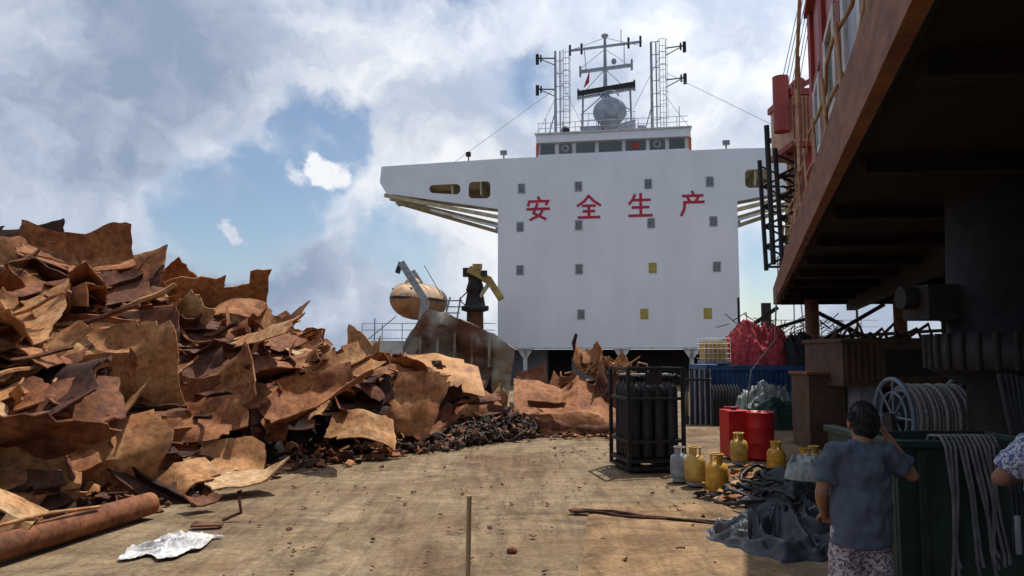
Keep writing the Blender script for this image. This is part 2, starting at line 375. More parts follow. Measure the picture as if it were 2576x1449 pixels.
# curved orange plate with a cut-out at the right end of the heap
V=[];F=[];nu,nv=22,10
for i in range(nu):
    for j in range(nv):
        s=i/(nu-1);t=j/(nv-1)
        V.append((-2.75+1.85*s+.25*(1-t),18.3+1.0*t+.05*math.sin(5*s),1.25+.78*t-.45*max(0,s-.45)**1.2*(1.1)+.05*mnoise.noise(Vector((s*4,t*4,1)))+(.12*(1-s)*(1-t))-.35*max(0,.25-t)*4*s*(1-s)))
for i in range(nu-1):
    for j in range(nv-1):
        s=(i+.5)/(nu-1);t=(j+.5)/(nv-1)
        if ((s-.42)/.11)**2+((t-.62)/.14)**2<1 or s<.10*(1-t) or (t>.85 and s>.8): continue
        F.append((i*nv+j,(i+1)*nv+j,(i+1)*nv+j+1,i*nv+j+1))
b.add(V,F,YSCR,True,.6)
P((-1.2,18.7,1.15),(.0,-.25,.95),2.2,.7,.6,.1,.0,.3)
P((-1.1,18.6,.98),(.05,-.2,.95),2.0,.7,.3,.1,.05,.3)
P((-1.3,18.4,.8),(.0,-.25,.95),1.9,.6,.6,.1,-.05,.3)
P((-.8,18.3,.6),(.0,-.25,.95),1.6,.5,.3,.1,-.05,.3)
for i in range(560):
    t=random.random()*(len(FB)-2)+.9; k=min(int(t),len(FB)-2); f=t-k
    x=FB[k][0]*(1-f)+FB[k+1][0]*f+random.gauss(.0,.3); y=FB[k][1]*(1-f)+FB[k+1][1]*f+random.gauss(.0,.3)
    s=random.uniform(.05,.32)
    plate(b,(x,y,.03+s*.22+max(0,sdist(x,y))*.5),(random.gauss(0,.5),random.gauss(0,.5),1),s,s*.6,random.uniform(.0,.7),1.5)
b.finish(solid=.024,split=38)
b=B('scrap_metal_heap')
mound(b,mid,-1,4,18,24,36,36,.4,-.1)  # same dark-tinted core, shadowed gaps painted into its colour
for i in range(90):
    x=random.uniform(-.2,3.4);y=random.uniform(20.2,23); h=mid(x,y)
    if h<.08: continue
    s=random.uniform(.5,1.2)
    plate(b,(x,y,h+random.uniform(-.15,.1)),(random.gauss(0,.5),random.gauss(-.3,.5),1),s,s*.55,random.uniform(.1,.7),1.6)
# one big bent hull sheet lying on the deck, with a rolled lower lip
def big(u,v):
    x=.05+2.75*u+.15*(v-.5)*math.sin(3*u); y=18.75+1.7*v
    ridge=np.interp(u,[0,.2,.45,.6,.8,1],[1.25,1.2,.95,1.35,1.0,.45])
    z=.12+ridge*(v**.75)+.16*math.exp(-((v-.12)/.08)**2)*(1-abs(2*u-1)**3)-.10*math.sin(math.pi*u)*math.exp(-v*6)+.10*fbm((u*3,v*3,2),3)
    z+=.45*max(0,.25-u)*(1-v)
    return (x,y+.1*mnoise.noise(Vector((u*5,v*2,0))),max(.04,z))
b.grid(big,44,22,RUST,smooth=True,tint=.58)
def lip(u,v):
    x=.2+2.5*u; a=v*2.4; return (x,18.82-.16*math.sin(a)+.12*math.sin(3*u),.30-.22*v+.05*math.sin(6*u)+.10*math.cos(a)*.5)
b.grid(lip,30,8,RUST,smooth=True,tint=.35)
P((2.9,19.6,.35),(.35,-.3,.9),1.3,.9,.6,.2,.2)
P((.9,19.0,.70),(-.1,-.6,.8),.95,.22,.3,.1,.0)
P((2.6,20.4,1.25),(.6,-.75,.3),1.5,1.7,.35,1.1,.8)
P((2.1,20.8,1.75),(.3,-.8,.4),1.3,.7,.7,1.0,-.6)
P((2.9,20.9,1.65),(-.3,-.7,.5),1.0,.6,.7,.8,.6)
P((2.3,20.7,2.05),(-.5,-.7,.3),.8,.5,.6,1.2,.6)
P((.5,21.2,1.35),(-.2,-.7,.5),1.1,.6,.4,.4,.3)
b.tube([(2.15,21,1.5),(1.95,21,1.9),(1.8,21,2.15),(1.75,21,2.35),(1.82,21,2.6)],[.06,.07,.06,.05,.03],RUST,tint=.15)
for i in range(22):
    x=random.uniform(2.0,3.6); b.tube([(x,21,1.5),(x+random.uniform(-.2,.2),20.8,1.8),(x+random.uniform(-.5,.5),20.6,1.7+random.uniform(0,.35)),(x+random.uniform(-.6,.6),20.5,1.5)],.016,RUST,tint=.8)
for i in range(120):
    x=random.uniform(-.6,3.4); y=18.5+random.gauss(0,.22); s=random.uniform(.05,.22)
    plate(b,(x,y,.03+s*.2),(random.gauss(0,.4),random.gauss(0,.4),1),s,s*.6,random.uniform(.1,.7),1.5)
b.finish(solid=.024,split=38)
b=B('anchor_chain_pile')
for i in range(520):
    t=random.random()**.8; x=-2.1+2.3*t+random.gauss(0,.25); y=16.0+2.6*t+random.gauss(.1,.3)
    hm=.10+.6*max(0,t-.15)*math.exp(-((x-(-2.2+2.3*t))/.5)**2)
    z=random.uniform(.03,hm+.06); L=random.uniform(.04,.09); R_=Euler((random.uniform(0,6),random.uniform(0,6),random.uniform(0,6))).to_matrix()
    pts=[Vector((x,y,z+.03))+R_@Vector((L*math.cos(a)*1.5,L*.75*math.sin(a),0)) for a in np.linspace(0,6.283,10)]
    b.tube(pts,.018,CHAIN,n=4,caps=False)
for i in range(70):
    t=random.random(); x=-2.1+2.3*t+random.gauss(0,.3); y=15.9+2.6*t+random.gauss(0,.3); z=.1+.4*t*random.random()
    a0=random.uniform(0,6); r=random.uniform(.1,.3)
    b.tube([(x+r*math.cos(a0+q),y+.7*r*math.sin(a0+q),max(.03,z+.1*math.sin(2*q))) for q in np.linspace(0,random.uniform(2,5),12)],.014,CHAIN,n=5)
for i in range(220):
    t=random.random(); x=-2.2+2.4*t+random.gauss(0,.25); y=15.9+2.7*t+random.gauss(0,.3); s=random.uniform(.04,.1)
    b.ell((x,y,.05+.4*t*random.random()),(s,s*.7,s*.6),CHAIN,nu=7,nv=5,disp=.6)
for i in range(170):
    t=random.random(); x=-2.2+2.4*t+random.gauss(0,.3); y=15.9+2.7*t+random.gauss(0,.35); s=random.uniform(.12,.4)
    plate(b,(x,y,.08+.6*t*random.random()),(random.gauss(0,.6),random.gauss(-.2,.6),1),s,s*.5,random.uniform(.0,.7),2)
b.finish(solid=.008)
b=B('rusty_hull_section')
def hs(u,v):
    x=-4.1+3.9*u; top=np.interp(u,[0,.04,.2,.35,.6,.8,1],[2.2,2.7,3.6,3.5,3.1,2.75,2.2])+.08*mnoise.noise(Vector((u*14,0,0))); z=top*v
    return (x+.3*v,26+.5*(1-v)+.35*fbm((x*1.5,z*1.2,0),3),z)
b.grid(hs,40,18,RPLATE)
for k in range(5): b.box((-3.2+.6*k,26.0,2.1),(.06,.35,1.4-.12*abs(k-1)),RPLATE)
b.finish(solid=.04,split=40)
b=B('rusty_pipe'); b.tube([(-5.15,7.3,.17),(-4.9,8.2,.18),(-4.55,9.5,.2)],[.14,.145,.14],RUST,n=16,tint=.45)
b.tube([(-5.5,7.0,.5),(-5.1,7.5,.38),(-4.9,8.0,.4),(-4.7,8.6,.34)],.02,RUST,tint=.8); b.finish()
b=B('plate_scrap'); 
plate(b,(-5.25,7.6,.45),(.6,-.7,.35),.75,.9,.85,.5,RUST,.2,.9,True)
plate(b,(-4.05,9.9,.14),(.1,-.2,.9),.5,.3,.4,1); plate(b,(-3.6,9.0,.05),(.1,-.1,1),.4,.12,.3,1)
b.tube([(-3.55,9.3,.04),(-3.35,9.35,.12),(-3.4,9.4,.3)],.012,RUST,tint=.3)
b.finish(solid=.02,split=38)
b=B('plastic_sheet')
def pl(u,v):
    x=-3.98+.55*u+.18*v;y=7.7+.85*v
    e=min(1,min(u,1-u,v,1-v)*6)
    x+=.12*mnoise.noise(Vector((u*3,v*3,1))); y+=.15*mnoise.noise(Vector((u*3,v*3,9)))
    rd=1-abs(mnoise.noise(Vector((u*4,v*3,2))))*2; rd2=1-abs(mnoise.noise(Vector((u*11,v*9,2))))*2
    return (x,y,.03+.07*e*rd+.04*rd2*e+.012*mnoise.noise(Vector((u*25,v*25,2))))
b.grid(pl,50,50,PLAST,smooth=False); b.finish()
b=B('wooden_stick'); b.tube([(-.295,5.0,0),(-.29,5.0,.6),(-.283,5.0,1.15)],.0165,WOOD,n=8); b.finish()
b=B('steel_strap')
for off in (0,.1,.16):
    pts=[(.8+1.85*t+.03*math.sin(9*t),9.75-.75*t+off*(.5+.5*math.sin(3.1*t+off*9))+.04*math.sin(12*t+off*30),.045+.012*abs(math.sin(11*t+off*9))) for t in np.linspace(0,1,30)]
    b.tube(pts,.018,RUST,n=5,tint=.0 if off else .2)
b.ell((.85,9.8,.05),(.12,.05,.03),RUST,disp=.5)
b.finish()
b=B('loose_debris')
for i in range(320):
    x=random.uniform(-3.4,3);y=random.uniform(6.5,18)
    s=random.choice([.008,.012,.016,.02,.03])*random.uniform(.7,1.2)
    plate(b,(x,y,.035),(random.gauss(0,.2),random.gauss(0,.2),1),s*2.5,s*1.6,random.uniform(.1,.5),2)
b.ell((.0,7.9,.045),(.05,.04,.03),RUST,nu=8,nv=6,disp=.6); 
b.finish(solid=.008)
# ------------------------------------------------------------------ superstructure
SS=(-.91,47.1,2.38); SR=math.radians(-9.5)
ss=empty('ship_superstructure',SS,SR)
b=B('walls')
b.b2(0,14.9,0,14,0,12.2,WHITE)
b.b2(-.02,14.92,-.03,.3,-.12,0.0,WHITE2)
b.b2(.0,14.9,3,14,-2.4,-.13,DARK)  # recess back wall, its shade put in as a near-black colour
b.b2(0,2.9,2.0,3,-2.4,-.13,GREY); b.b2(4.5,7,2.2,3,-2.4,-.6,GREY)
for u in (0.1,1.75,7.8,12,14.8):
    b.b2(u-.12,u+.12,.05,.3,-2.4,-.12,WHITE2)
    b.prism([(u-.5,.05,-.12),(u+.5,.05,-.12),(u+.12,.05,-.7),(u-.12,.05,-.7)],(0,.2,0),WHITE2)
b.finish(parent=ss)
b=B('weld_lines')
for v in (2.95,5.75,8.3,11.35): b.b2(.02,14.88,-.004,.0,v,v+.03,WHITE)
b.finish(parent=ss)
b=B('cabin_windows')
rows=[(10.18,[1.55,5.2,9.56,13.3],'gggg'),(7.7,[1.45,5.2,9.7,13.46],'gggg'),(4.9,[1.44,5.2,9.75,13.6],'ggyg'),(2.05,[5.3,9.2,13.0],'gyy')]
for v,us,ty in rows:
    for u,t in zip(us,ty):
        b.b2(u-.24,u+.24,-.03,.05,v-.32,v+.32,MGREY if t=='g' else YELW)
        b.b2(u-.17,u+.17,-.045,-.028,v-.25,v+.25,GLASSG if t=='g' else YELW)
        if t=='g': b.b2(u-.02,u+.02,-.055,-.043,v-.25,v+.25,GREY)
b.finish(parent=ss)
CH={'an':[[(.5,1),(.56,.88)],[(.07,.64),(.12,.82),(.92,.82),(.84,.66)],[(.46,.70),(.30,.30),(.82,.02)],[(.72,.5),(.58,.22),(.16,.0)],[(.03,.48),(.97,.48)]],
'quan':[[(.5,1),(.32,.76),(.03,.56)],[(.5,.98),(.7,.76),(.98,.56)],[(.24,.55),(.76,.55)],[(.27,.31),(.73,.31)],[(.06,.04),(.94,.04)],[(.5,.55),(.5,.04)]],
'sheng':[[(.28,.96),(.2,.76),(.05,.57)],[(.22,.73),(.9,.73)],[(.18,.41),(.84,.41)],[(.04,.05),(.97,.05)],[(.52,1),(.52,.05)]],
'chan':[[(.48,1.02),(.54,.88)],[(.1,.84),(.9,.84)],[(.3,.77),(.37,.62)],[(.72,.77),(.62,.6)],[(.94,.56),(.17,.56),(.16,.3),(.03,.0)]]}
def ribbon(bd,pts,w,yy,mt):
    P2=[Vector(p) for p in pts]; Lf=[];Rt=[]
    for i,p in enumerate(P2):
        d0=(P2[i]-P2[i-1]).normalized() if i>0 else (P2[1]-P2[0]).normalized()
        d1=(P2[i+1]-P2[i]).normalized() if i<len(P2)-1 else d0
        t=(d0+d1).normalized(); n=Vector((-t.y,t.x)); k=w/2/max(.4,n.dot(Vector((-d0.y,d0.x))))
        ex=Vector((0,0))
        if i==0: ex=-d0*w*.3
        if i==len(P2)-1: ex=d0*w*.3
        Lf.append(p+n*k+ex); Rt.append(p-n*k+ex)
    V=[(q.x,yy,q.y) for q in Lf]+[(q.x,yy,q.y) for q in Rt]; n=len(Lf)
    bd.add(V,[(i,i+1,n+i+1,n+i) for i in range(n-1)],mt)
b=B('red_painted_characters')
for key,u in zip(('an','quan','sheng','chan'),(2.62,5.85,9.05,12.25)):
    for k,st in enumerate(CH[key]):
        ribbon(b,[(u-.75+1.5*x,8.12+1.45*y) for x,y in st],.17,-.012-.0025*k,REDCH)
b.finish(parent=ss)
def platehole(name,outer,holes,y,th,mt,parent):
    cu=bpy.data.curves.new(name,'CURVE'); cu.dimensions='2D'; cu.fill_mode='BOTH'; cu.extrude=th/2
    def spl(p):
        s=cu.splines.new('POLY'); s.points.add(len(p)-1)
        for i,q in enumerate(p): s.points[i].co=(q[0],q[1],0,1)
        s.use_cyclic_u=True
    spl(outer)
    for h in holes:
        x0,x1,z0,z1,z0b=h; r=min(.28,(z1-z0)*.4); pts=[]
        for (cx,cz,a0) in ((x1-r,z1-r,0),(x0+r,z1-r,90),(x0+r,z0b+r,180),(x1-r,z0+r,270)):
            for k in range(5):
                a=math.radians(a0+22.5*k); pts.append((cx+r*math.cos(a),cz+r*math.sin(a)))
        spl(pts)
    ob=bpy.data.objects.new(name+'_c',cu); scene.collection.objects.link(ob)
    dg=bpy.context.evaluated_depsgraph_get(); me=bpy.data.meshes.new_from_object(ob.evaluated_get(dg))
    bpy.data.objects.remove(ob); me.materials.clear(); me.materials.append(mt)
    o=bpy.data.objects.new(name,me); scene.collection.objects.link(o); o.rotation_euler=(math.pi/2,0,0); o.location=(0,y,0); o.parent=parent
platehole('bridge_wing_port',[(-7.9,12.02),(-.003,12.2),(-.003,8.9),(-7.55,10.2),(-8.0,10.95)],[(-4.6,-2.5,9.95,10.65,10.1),(-1.95,-.5,9.62,10.75,9.65)],.06,.1,WHITE,ss)
platehole('bridge_wing_starboard',[(14.903,12.2),(22.6,12.02),(22.7,10.95),(22.3,10.2),(14.903,8.9)],[(15.4,16.95,9.7,10.85,9.7),(17.6,19.6,9.95,10.65,9.95)],.06,.1,WHITE,ss)
b=B('bridge_wing_structure')
for sx,x0,x1,xt in ((-1,-.01,-7.7,-7.95),(1,14.91,22.3,22.6)):
    a,c=min(x0,x1),max(x0,x1)
    b.b2(a,c,.12,3.0,10.85,10.95,CREAM)
    b.b2(a,c,2.9,3.0,9.9,10.84,CREAM)
    b.b2(a,c,3.02,3.1,10.9,12.0,WHITE)
    for yy,dz in ((.15,-.1),(1.3,-.45),(2.6,-.8)):
        b.beam((x0,yy,8.5+dz),(x1,yy,10.1),.2,.24,CREAM)
    b.beam((x0,.1,7.75),(x0+sx*4.5,.1,9.0),.14,.14,WHITE2)
    b.box((x0+sx*.08,.2,7.7),(.15,.3,.5),GREY)
    for t in (.15,.4,.65): 
        xx=x0+(x1-x0)*t; b.b2(xx-.05,xx+.05,.15,2.8,9.9,10.84,CREAM)
    b.prism([(x0,1.5,9.85),(x0,1.5,8.95),(x1,1.5,10.2),(x1,1.5,10.5)],(0,.05,0),CREAM)
for u in (-2.0,.35,14.35,16.9):
    b.cyl((u,.2,12.18),(u,.2,12.5),.05,GREY,n=8); b.box((u,.15,12.62),(.42 if u in(.35,14.35) else .3,.25,.28),GREY if u in(.35,14.35) else BLACK)
b.finish(parent=ss)
b=B('wheelhouse')
b.b2(2.6,12.1,.35,7,12.21,13.5,WHITE)
b.b2(2.48,12.22,.1,7.2,13.15,13.68,WHITE)
b.b2(2.4,12.3,.02,7.3,13.68,13.78,WHITE2)
b.b2(2.6,12.1,.1,.34,12.21,12.36,WHITE)
b.b2(2.46,2.6,.2,.8,12.25,13.1,ORANGE); b.b2(12.1,12.26,.2,.8,12.25,13.1,ORANGE)
for (u0,u1) in ((2.75,3.68),(3.95,4.78),(5.05,6.25),(6.5,7.95),(8.2,9.45),(9.7,10.65),(10.9,11.85)):
    b.b2(u0-.06,u1+.06,.28,.352,12.36,13.14,WHITE2); b.b2(u0,u1,.26,.285,12.42,13.08,GLASS)
for c in (4.35,10.15):
    b.tube([(c+.2*math.cos(t),.25,12.76+.2*math.sin(t)) for t in np.linspace(0,6.28,17)],.03,WHITE2,n=5)
b.b2(8.5,9.1,.24,.258,12.55,12.95,REDP)
for u in np.arange(2.6,12.2,.8): b.cyl((u,.3,13.78),(u,.3,14.5),.02,MGREY,n=5)
for z in (14.15,14.5): b.cyl((2.6,.3,z),(12.1,.3,z),.02,MGREY,n=5)
b.ell((4.3,1,14.15),(.28,.28,.3),BLACK); b.cyl((3.0,1,13.78),(3.0,1,15),.03,MGREY,n=5); b.cyl((8.6,1,13.78),(8.6,1,15.2),.03,MGREY,n=5); b.box((9.2,1,14),(.5,.4,.4),MGREY); b.cyl((11.6,1,13.78),(11.6,1,15.4),.025,MGREY,n=5)
b.finish(parent=ss)
def mastlad(b,u,y,top,side):
    b.cyl((u,y,13.8),(u,y,top),.11,MGREY,.08,n=8); b.cyl((u+.32,y,13.8),(u+.32,y,top),.05,MGREY,n=6)
    x0=u+.55;x1=u+.95
    for x in (x0,x1): b.cyl((x,y,13.8),(x,y,top+.1),.028,MGREY,n=5)
    z=14.0
    while z<top:
        b.cyl((x0,y,z),(x1,y,z),.02,MGREY,n=4); z+=.42
    z=15.2
    while z<top:
        b.tube([(x0+.2+.32*math.cos(t),y-.05-.45*math.sin(t),z) for t in np.linspace(0,3.14,9)],.02,MGREY,n=4); 
        b.cyl((u,y,z),(x0,y,z),.03,MGREY,n=4); z+=.9
    for x in(-.3,0,.3): b.cyl((x0+.2+x,y-.05-math.sqrt(max(0,.1-x*x))*1.3,15.2),(x0+.2+x,y-.05-math.sqrt(max(0,.1-x*x))*1.3,top),.015,MGREY,n=4)
    b.cyl((u-.7,y+.2,13.8),(u,y,16.2),.04,MGREY,n=5)
    for z in (top-.5,top-2.7):
        xa=u if side<0 else x1
        b.cyl((xa,y,z),(xa+side*1.3,y,z+.1),.05,BLACK,n=5)
        b.cyl((xa,y,z-.5),(xa+side*1.1,y,z+.05),.035,BLACK,n=5)
        b.cyl((xa+side*1.25,y,z-.35),(xa+side*1.25,y,z+.35),.12,BLACK,n=8); b.cyl((xa+side*1.0,y,z-.2),(xa+side*1.0,y,z+.3),.06,BLACK,n=8)
b=B('side_masts'); mastlad(b,3.45,3,20.4,-1); mastlad(b,9.95,3,20.6,1)
b.finish(parent=ss)
b=B('radar_mast'); u=6.85;y=3.2
b.cyl((u,y,13.8),(u,y,21.2),.2,MGREY,.09,n=10); b.ell((u,y,21.35),(.25,.25,.15),MGREY)
for du in(-1.6,1.75): b.cyl((u+du,y,13.8),(u+du*.95,y,17.6),.07,MGREY,n=6); b.cyl((u+du*.97,y,16),(u,y,17.3),.04,MGREY,n=5)
b.beam((u-2.4,y,20.45),(u+2.5,y,20.75),.14,.14,MGREY); b.beam((u-1.75,y,18.9),(u+1.85,y,19.15),.22,.2,MGREY)
b.beam((u-1.9,y-.2,17.3),(u+2.0,y-.2,17.75),.25,.3,BLACK); b.beam((u-1.8,y,17.05),(u+1.9,y,17.5),.3,.12,MGREY)
for du,z in ((-2.4,20.45),(-1.6,20.5),(2.4,20.75),(1.6,20.7),(-1.7,18.9),(1.8,19.15),(-1.85,17.3),(1.95,17.7)):
    b.cyl((u+du,y,z-.35),(u+du,y,z+.4),.08,MGREY if z<20 else BLACK,n=7)
b.cyl((u+1.1,y,20.6),(u+1.1,y,21.7),.03,MGREY,n=5)
b.cyl((u-1.3,y,19),(u-1.4,y,20.4),.03,MGREY,n=5); b.cyl((u+1.3,y,19.1),(u+1.3,y,20.6),.03,MGREY,n=5); b.ell((u+.6,y,19.5),(.18,.18,.22),MGREY)
for s in(-1,1): b.cyl((u+s*.7,y,13.8),(u,y,18.5),.05,MGREY,n=5)
for s in(-1,1): b.cyl((u+s*1.5,y,17.4),(u,y,19),.025,MGREY,n=5); b.cyl((u+s*1.7,y,19.1),(u,y,20.4),.02,MGREY,n=4); b.cyl((u+s*2.3,y,20.5),(u,y,21.2),.02,MGREY,n=4)
b.box((u+.15,y,14.75),(3.7,1.6,.12),MGREY); b.prism([(u-1.7,y-.9,14.69),(u-.2,y-.9,14.69),(u-.3,y-.9,14.2),(u-1.4,y-.9,14.3)],(0,.4,0),MGREY)
b.prism([(u+.3,y-.9,14.69),(u+2,y-.9,15.1),(u+1.9,y-.9,14.6),(u+.6,y-.9,14.1)],(0,.4,0),MGREY)
b.ell((u+.3,y-.7,15.75),(1.12,.5,1.0),MGREY,nu=24,nv=14); b.lathe((u+.3,y-.7,13.8),[(.6,0),(.4,.5),(.6,1.0),(.75,1.3)],GREY)
b.tube([(u+.3+.6*math.cos(t),y-1.0,16.7+.4*math.sin(t)) for t in np.linspace(0,3.14,9)],.05,MGREY)
for k in range(8): b.cyl((u-1.6+.5*k,y-.7,14.8),(u-1.6+.5*k,y-.7,15.7),.02,MGREY,n=4)
for z in(15.25,15.7): b.cyl((u-1.7,y-.7,z),(u+2,y-.7,z),.022,MGREY,n=4)
b.add([(u-1.5,y,17.7),(u-1.1,y,18.1),(u-1.05,y,19.0),(u-1.35,y,18.2)],[(0,1,2,3)],REDCH)
b.finish(parent=ss)
b=B('mast_stay_wires')
for p,q in (((-3.1,.3,12.1),(3.4,3,17.7)),((10.9,3,18.4),(17.6,.3,13.4)),((3.5,3,19),(5.3,3,15)),((10.5,3,19.5),(8.7,3,16.0)),((12.2,.5,13.8),(10.7,3,17)),((2.5,.5,13.8),(3.4,3,17))):
    b.cyl(p,q,.018,MGREY,n=4)
b.cyl((17.6,.3,12.0),(17.6,.3,13.5),.09,BLACK,n=8)
b.finish(parent=ss)
# ------------------------------------------------------------------ lifeboat, davit, small crane
b=B('lifeboat')
def lb(lo,hi):
    def f(u,v):
        t=u*2-1; w=(1-abs(t)**3.0)**.5 if abs(t)<1 else 0; a=(lo+(hi-lo)*v)
        return (1.15*w*math.cos(a),t*2.7,math.sin(a)*(.95 if math.sin(a)>0 else 1.2)*w)
    return f
b.grid(lb(0,math.pi),26,14,LBW); b.grid(lb(math.pi,2*math.pi),26,14,LBO)
b.tube([(1.18*math.cos(a)*1,2.72*math.sin(a),.0) for a in np.linspace(0,6.28,30)],.08,BLACK2,n=6)
b.ell((0,-.9,.9),(.45,.5,.33),LBW)
for t in (-1.8,-.9,0,.9,1.8): b.tube([(1.13*(1-abs(t/2.7)**3)**.5*math.cos(a),t,.95*math.sin(a)*(1-abs(t/2.7)**3)**.5+.01) for a in np.linspace(.1,3.04,12)],.035,CREAM,n=4)
for x in(-.45,.45): b.b2(x-.18,x+.18,-2.15,-2.1,.3,.55,GLASS)
b.finish(loc=(-5.45,43.5,5.15),rotz=math.radians(-20))
b=B('lifeboat_davit')
for dy in (-2.6,1.9):
    b.beam((-6.1,43+dy,7.0),(-4.75,43+dy,4.9),.26,.38,GREY); b.beam((-4.75,43+dy,4.9),(-5.1,43+dy,2.5),.33,.42,GREY); b.beam((-6.1,43+dy,7.0),(-6.3,43+dy,6.4),.2,.25,BLACK)
b.beam((-4.8,41,3.0),(-4.8,46,3.0),.3,.3,GREY)
for k in range(7): b.box((-3.75+.08*k,42,2.9+.35*k),(.9,.4,.05),GREY)
b.beam((-4.1,41.8,2.8),(-3.5,41.8,5.2),.06,.1,GREY); b.beam((-3.3,41.8,2.8),(-2.9,41.8,5.2),.06,.1,GREY)
b.cyl((-4.9,41,6.9),(-3.9,41,5.2),.03,GREY,n=4)
b.finish()
b=B('stores_crane'); c=(-2.15,43,0)
b.lathe(c,[(.75,2.2),(.7,3.2),(.5,3.3),(.48,3.4)],BLACK); b.lathe(c,[(.5,3.35),(.48,4.4)],RUST,tint=.3); b.lathe(c,[(.48,4.4),(.8,4.5),(.8,4.75),(.45,4.8)],BLACK)
b.lathe(c,[(.6,4.78),(.45,5.6),(.55,5.65),(.4,6.2),(.45,6.8),(.1,7.0),(0,7)],BLACK)
b.beam((-2.5,42.4,6.85),(-1.3,42.7,6.2),.4,.4,YELJ); b.beam((-1.4,42.7,6.35),(-.6,42.7,5.1),.36,.4,YELJ); b.cyl((-1.9,42.7,5.2),(-1.3,42.7,6.1),.12,CREAM,n=8)
b.box((-2.6,42.8,6.7),(.5,.5,.5),BLACK); b.box((-2.0,42.5,7.0),(.55,.4,.3),YELJ); b.box((-1.6,42.3,6.6),(.35,.3,.3),BLACK)
b.tube([(-2.7,43,4.8),(-3.1,43,5.1),(-2.6,43,5.6)],.04,BLACK)
b.finish()
b=B('ship_railing')
for x0,x1,z0 in ((-9,-1,2.4),(15,22,2.6)):
    for z in (.5,1.0,1.4): b.cyl((x0,44.5,z0+z),(x1,44.5,z0+z),.03,WHITE2,n=4)
    for x in np.arange(x0,x1,1.2): b.cyl((x,44.5,z0),(x,44.5,z0+1.4),.035,WHITE2,n=4)
b.b2(-9.2,-6.5,44,48,0,2.75,WHITE2); b.b2(-6.5,-1,45,50,0,2.5,GREY); b.b2(14.8,22,45.5,52,0,2.7,WHITE2)
b.beam((-8.7,44,2.7),(-6.9,44,4.2),.05,.05,GREY); b.cyl((-8.2,44.2,2.7),(-8.2,44.2,4.1),.04,GREY,n=4)
b.b2(14.9,15.4,43.9,44.2,2.6,5.0,DARK); b.cyl((16.8,44,2.6),(16.8,44,5.6),.04,GREY,n=4); b.cyl((17.4,44,2.6),(17.2,44,5.4),.04,GREY,n=4)
b.finish()
# ------------------------------------------------------------------ right: containers, tote, nets
b=B('blue_container'); X0,X1,Y0,Y1=5.8,9.3,22.0,24.4
b.b2(X0+.04,X1-.04,Y0+.04,Y1,0.1,1.62,BLUE)
for k in range(24):
    x=X0+.1+k*.145; b.b2(x,x+.07,Y0,Y0+.06,.2,1.5,BLUE)
b.b2(X0,X1,Y0-.03,Y1,1.55,1.7,BLUE); b.b2(X0,X1,Y0-.03,Y1,0.02,.16,BLUE)
for x in(X0,X1): b.b2(x-.06,x+.06,Y0-.04,Y0+.1,0.01,1.72,BLUE)
b.finish()
b=B('liquid_tote')
b.b2(5.72,6.5,22.1,22.9,1.74,1.84,GREY); b.b2(5.77,6.45,22.15,22.85,1.85,2.42,YEL2)
for k in range(7):
    x=5.72+.13*k; b.cyl((x,22.08,1.8),(x,22.08,2.5),.012,WHITE2,n=4)
for z in(1.9,2.05,2.2,2.35,2.5):
    b.cyl((5.72,22.08,z),(6.5,22.08,z),.012,WHITE2,n=4); b.cyl((5.71,22.08,z),(5.71,22.9,z),.012,WHITE2,n=4)
b.finish(bevel=.01)
def heap(name,c,r,mt,h,seed,n=70,f=3.0,amp=.5,pw=2.4,edge=.18):
    b=B(name)
    def fn(u,v):
        a=u*2*math.pi; q=v; x=math.cos(a)*q;y=math.sin(a)*q
        k=1+edge*mnoise.noise(Vector((math.cos(a)*1.5,math.sin(a)*1.5,seed)))+edge*.5*mnoise.noise(Vector((math.cos(a)*4,math.sin(a)*4,seed)))
        base=(1-q**pw)
        wx=x+.25*mnoise.noise(Vector((x*2,y*2,seed+9))); wy=y+.25*mnoise.noise(Vector((x*2,y*2,seed+19)))
        rd=1-abs(mnoise.noise(Vector((wx*f,wy*f,seed))))*2.4; rd2=1-abs(mnoise.noise(Vector((wx*f*2.7,wy*f*2.7,seed+3))))*2.4
        lum=mnoise.noise(Vector((x*1.8,y*1.8,seed+5)))
        z=h*base*(1-amp+amp*rd+.35*lum)+h*amp*.35*rd2*min(1,(1-q)*5)
        return (c[0]+x*r[0]*k,c[1]+y*r[1]*k,c[2]+max(0,z)+(.01 if q>.98 else .02))
    b.grid(fn,n,int(n*.6),mt); return b.finish()
heap('red_netting_heap',(7.5,22.9,1.7),(1.2,.8),NETR,1.15,3,n=120,f=2.4,amp=.35,pw=4)
heap('black_netting_heap',(8.75,22.8,1.7),(.85,.8),NETB,.85,8,n=80,pw=4,amp=.35)
b=B('steel_bar_fence')
for k in range(16):
    x=5.0+.05*k; b.cyl((x,21.6+.03*(k%3),0),(x+.01*(k%4),21.7,1.55+.08*random.random()),.022,BLACK if k%3 else GREY,n=6)
for k in range(9):
    x=5.75+.09*k; b.tube([(x,21.3,.0),(x+.02,21.4,.7),(x+.06,21.5,1.0),(x+.03,21.6,1.15)],[.05,.05,.05,.02],BLACK,n=7)
b.cyl((4.95,21.65,1.3),(5.8,21.65,1.3),.03,BLACK,n=6)
b.finish()
heap('white_sack_pile',(7.1,21.0,0),(.95,.5),SACK,1.0,21,n=80,pw=5,amp=.35)
heap('green_netting_heap',(7.2,20.6,0),(1.0,.5),GREEN,.7,24,n=60,pw=4,amp=.35)
heap('blue_tarpaulin_bundle',(8.3,21.0,0),(.75,.45),BLUE2,1.0,31,n=60,pw=5,amp=.3)
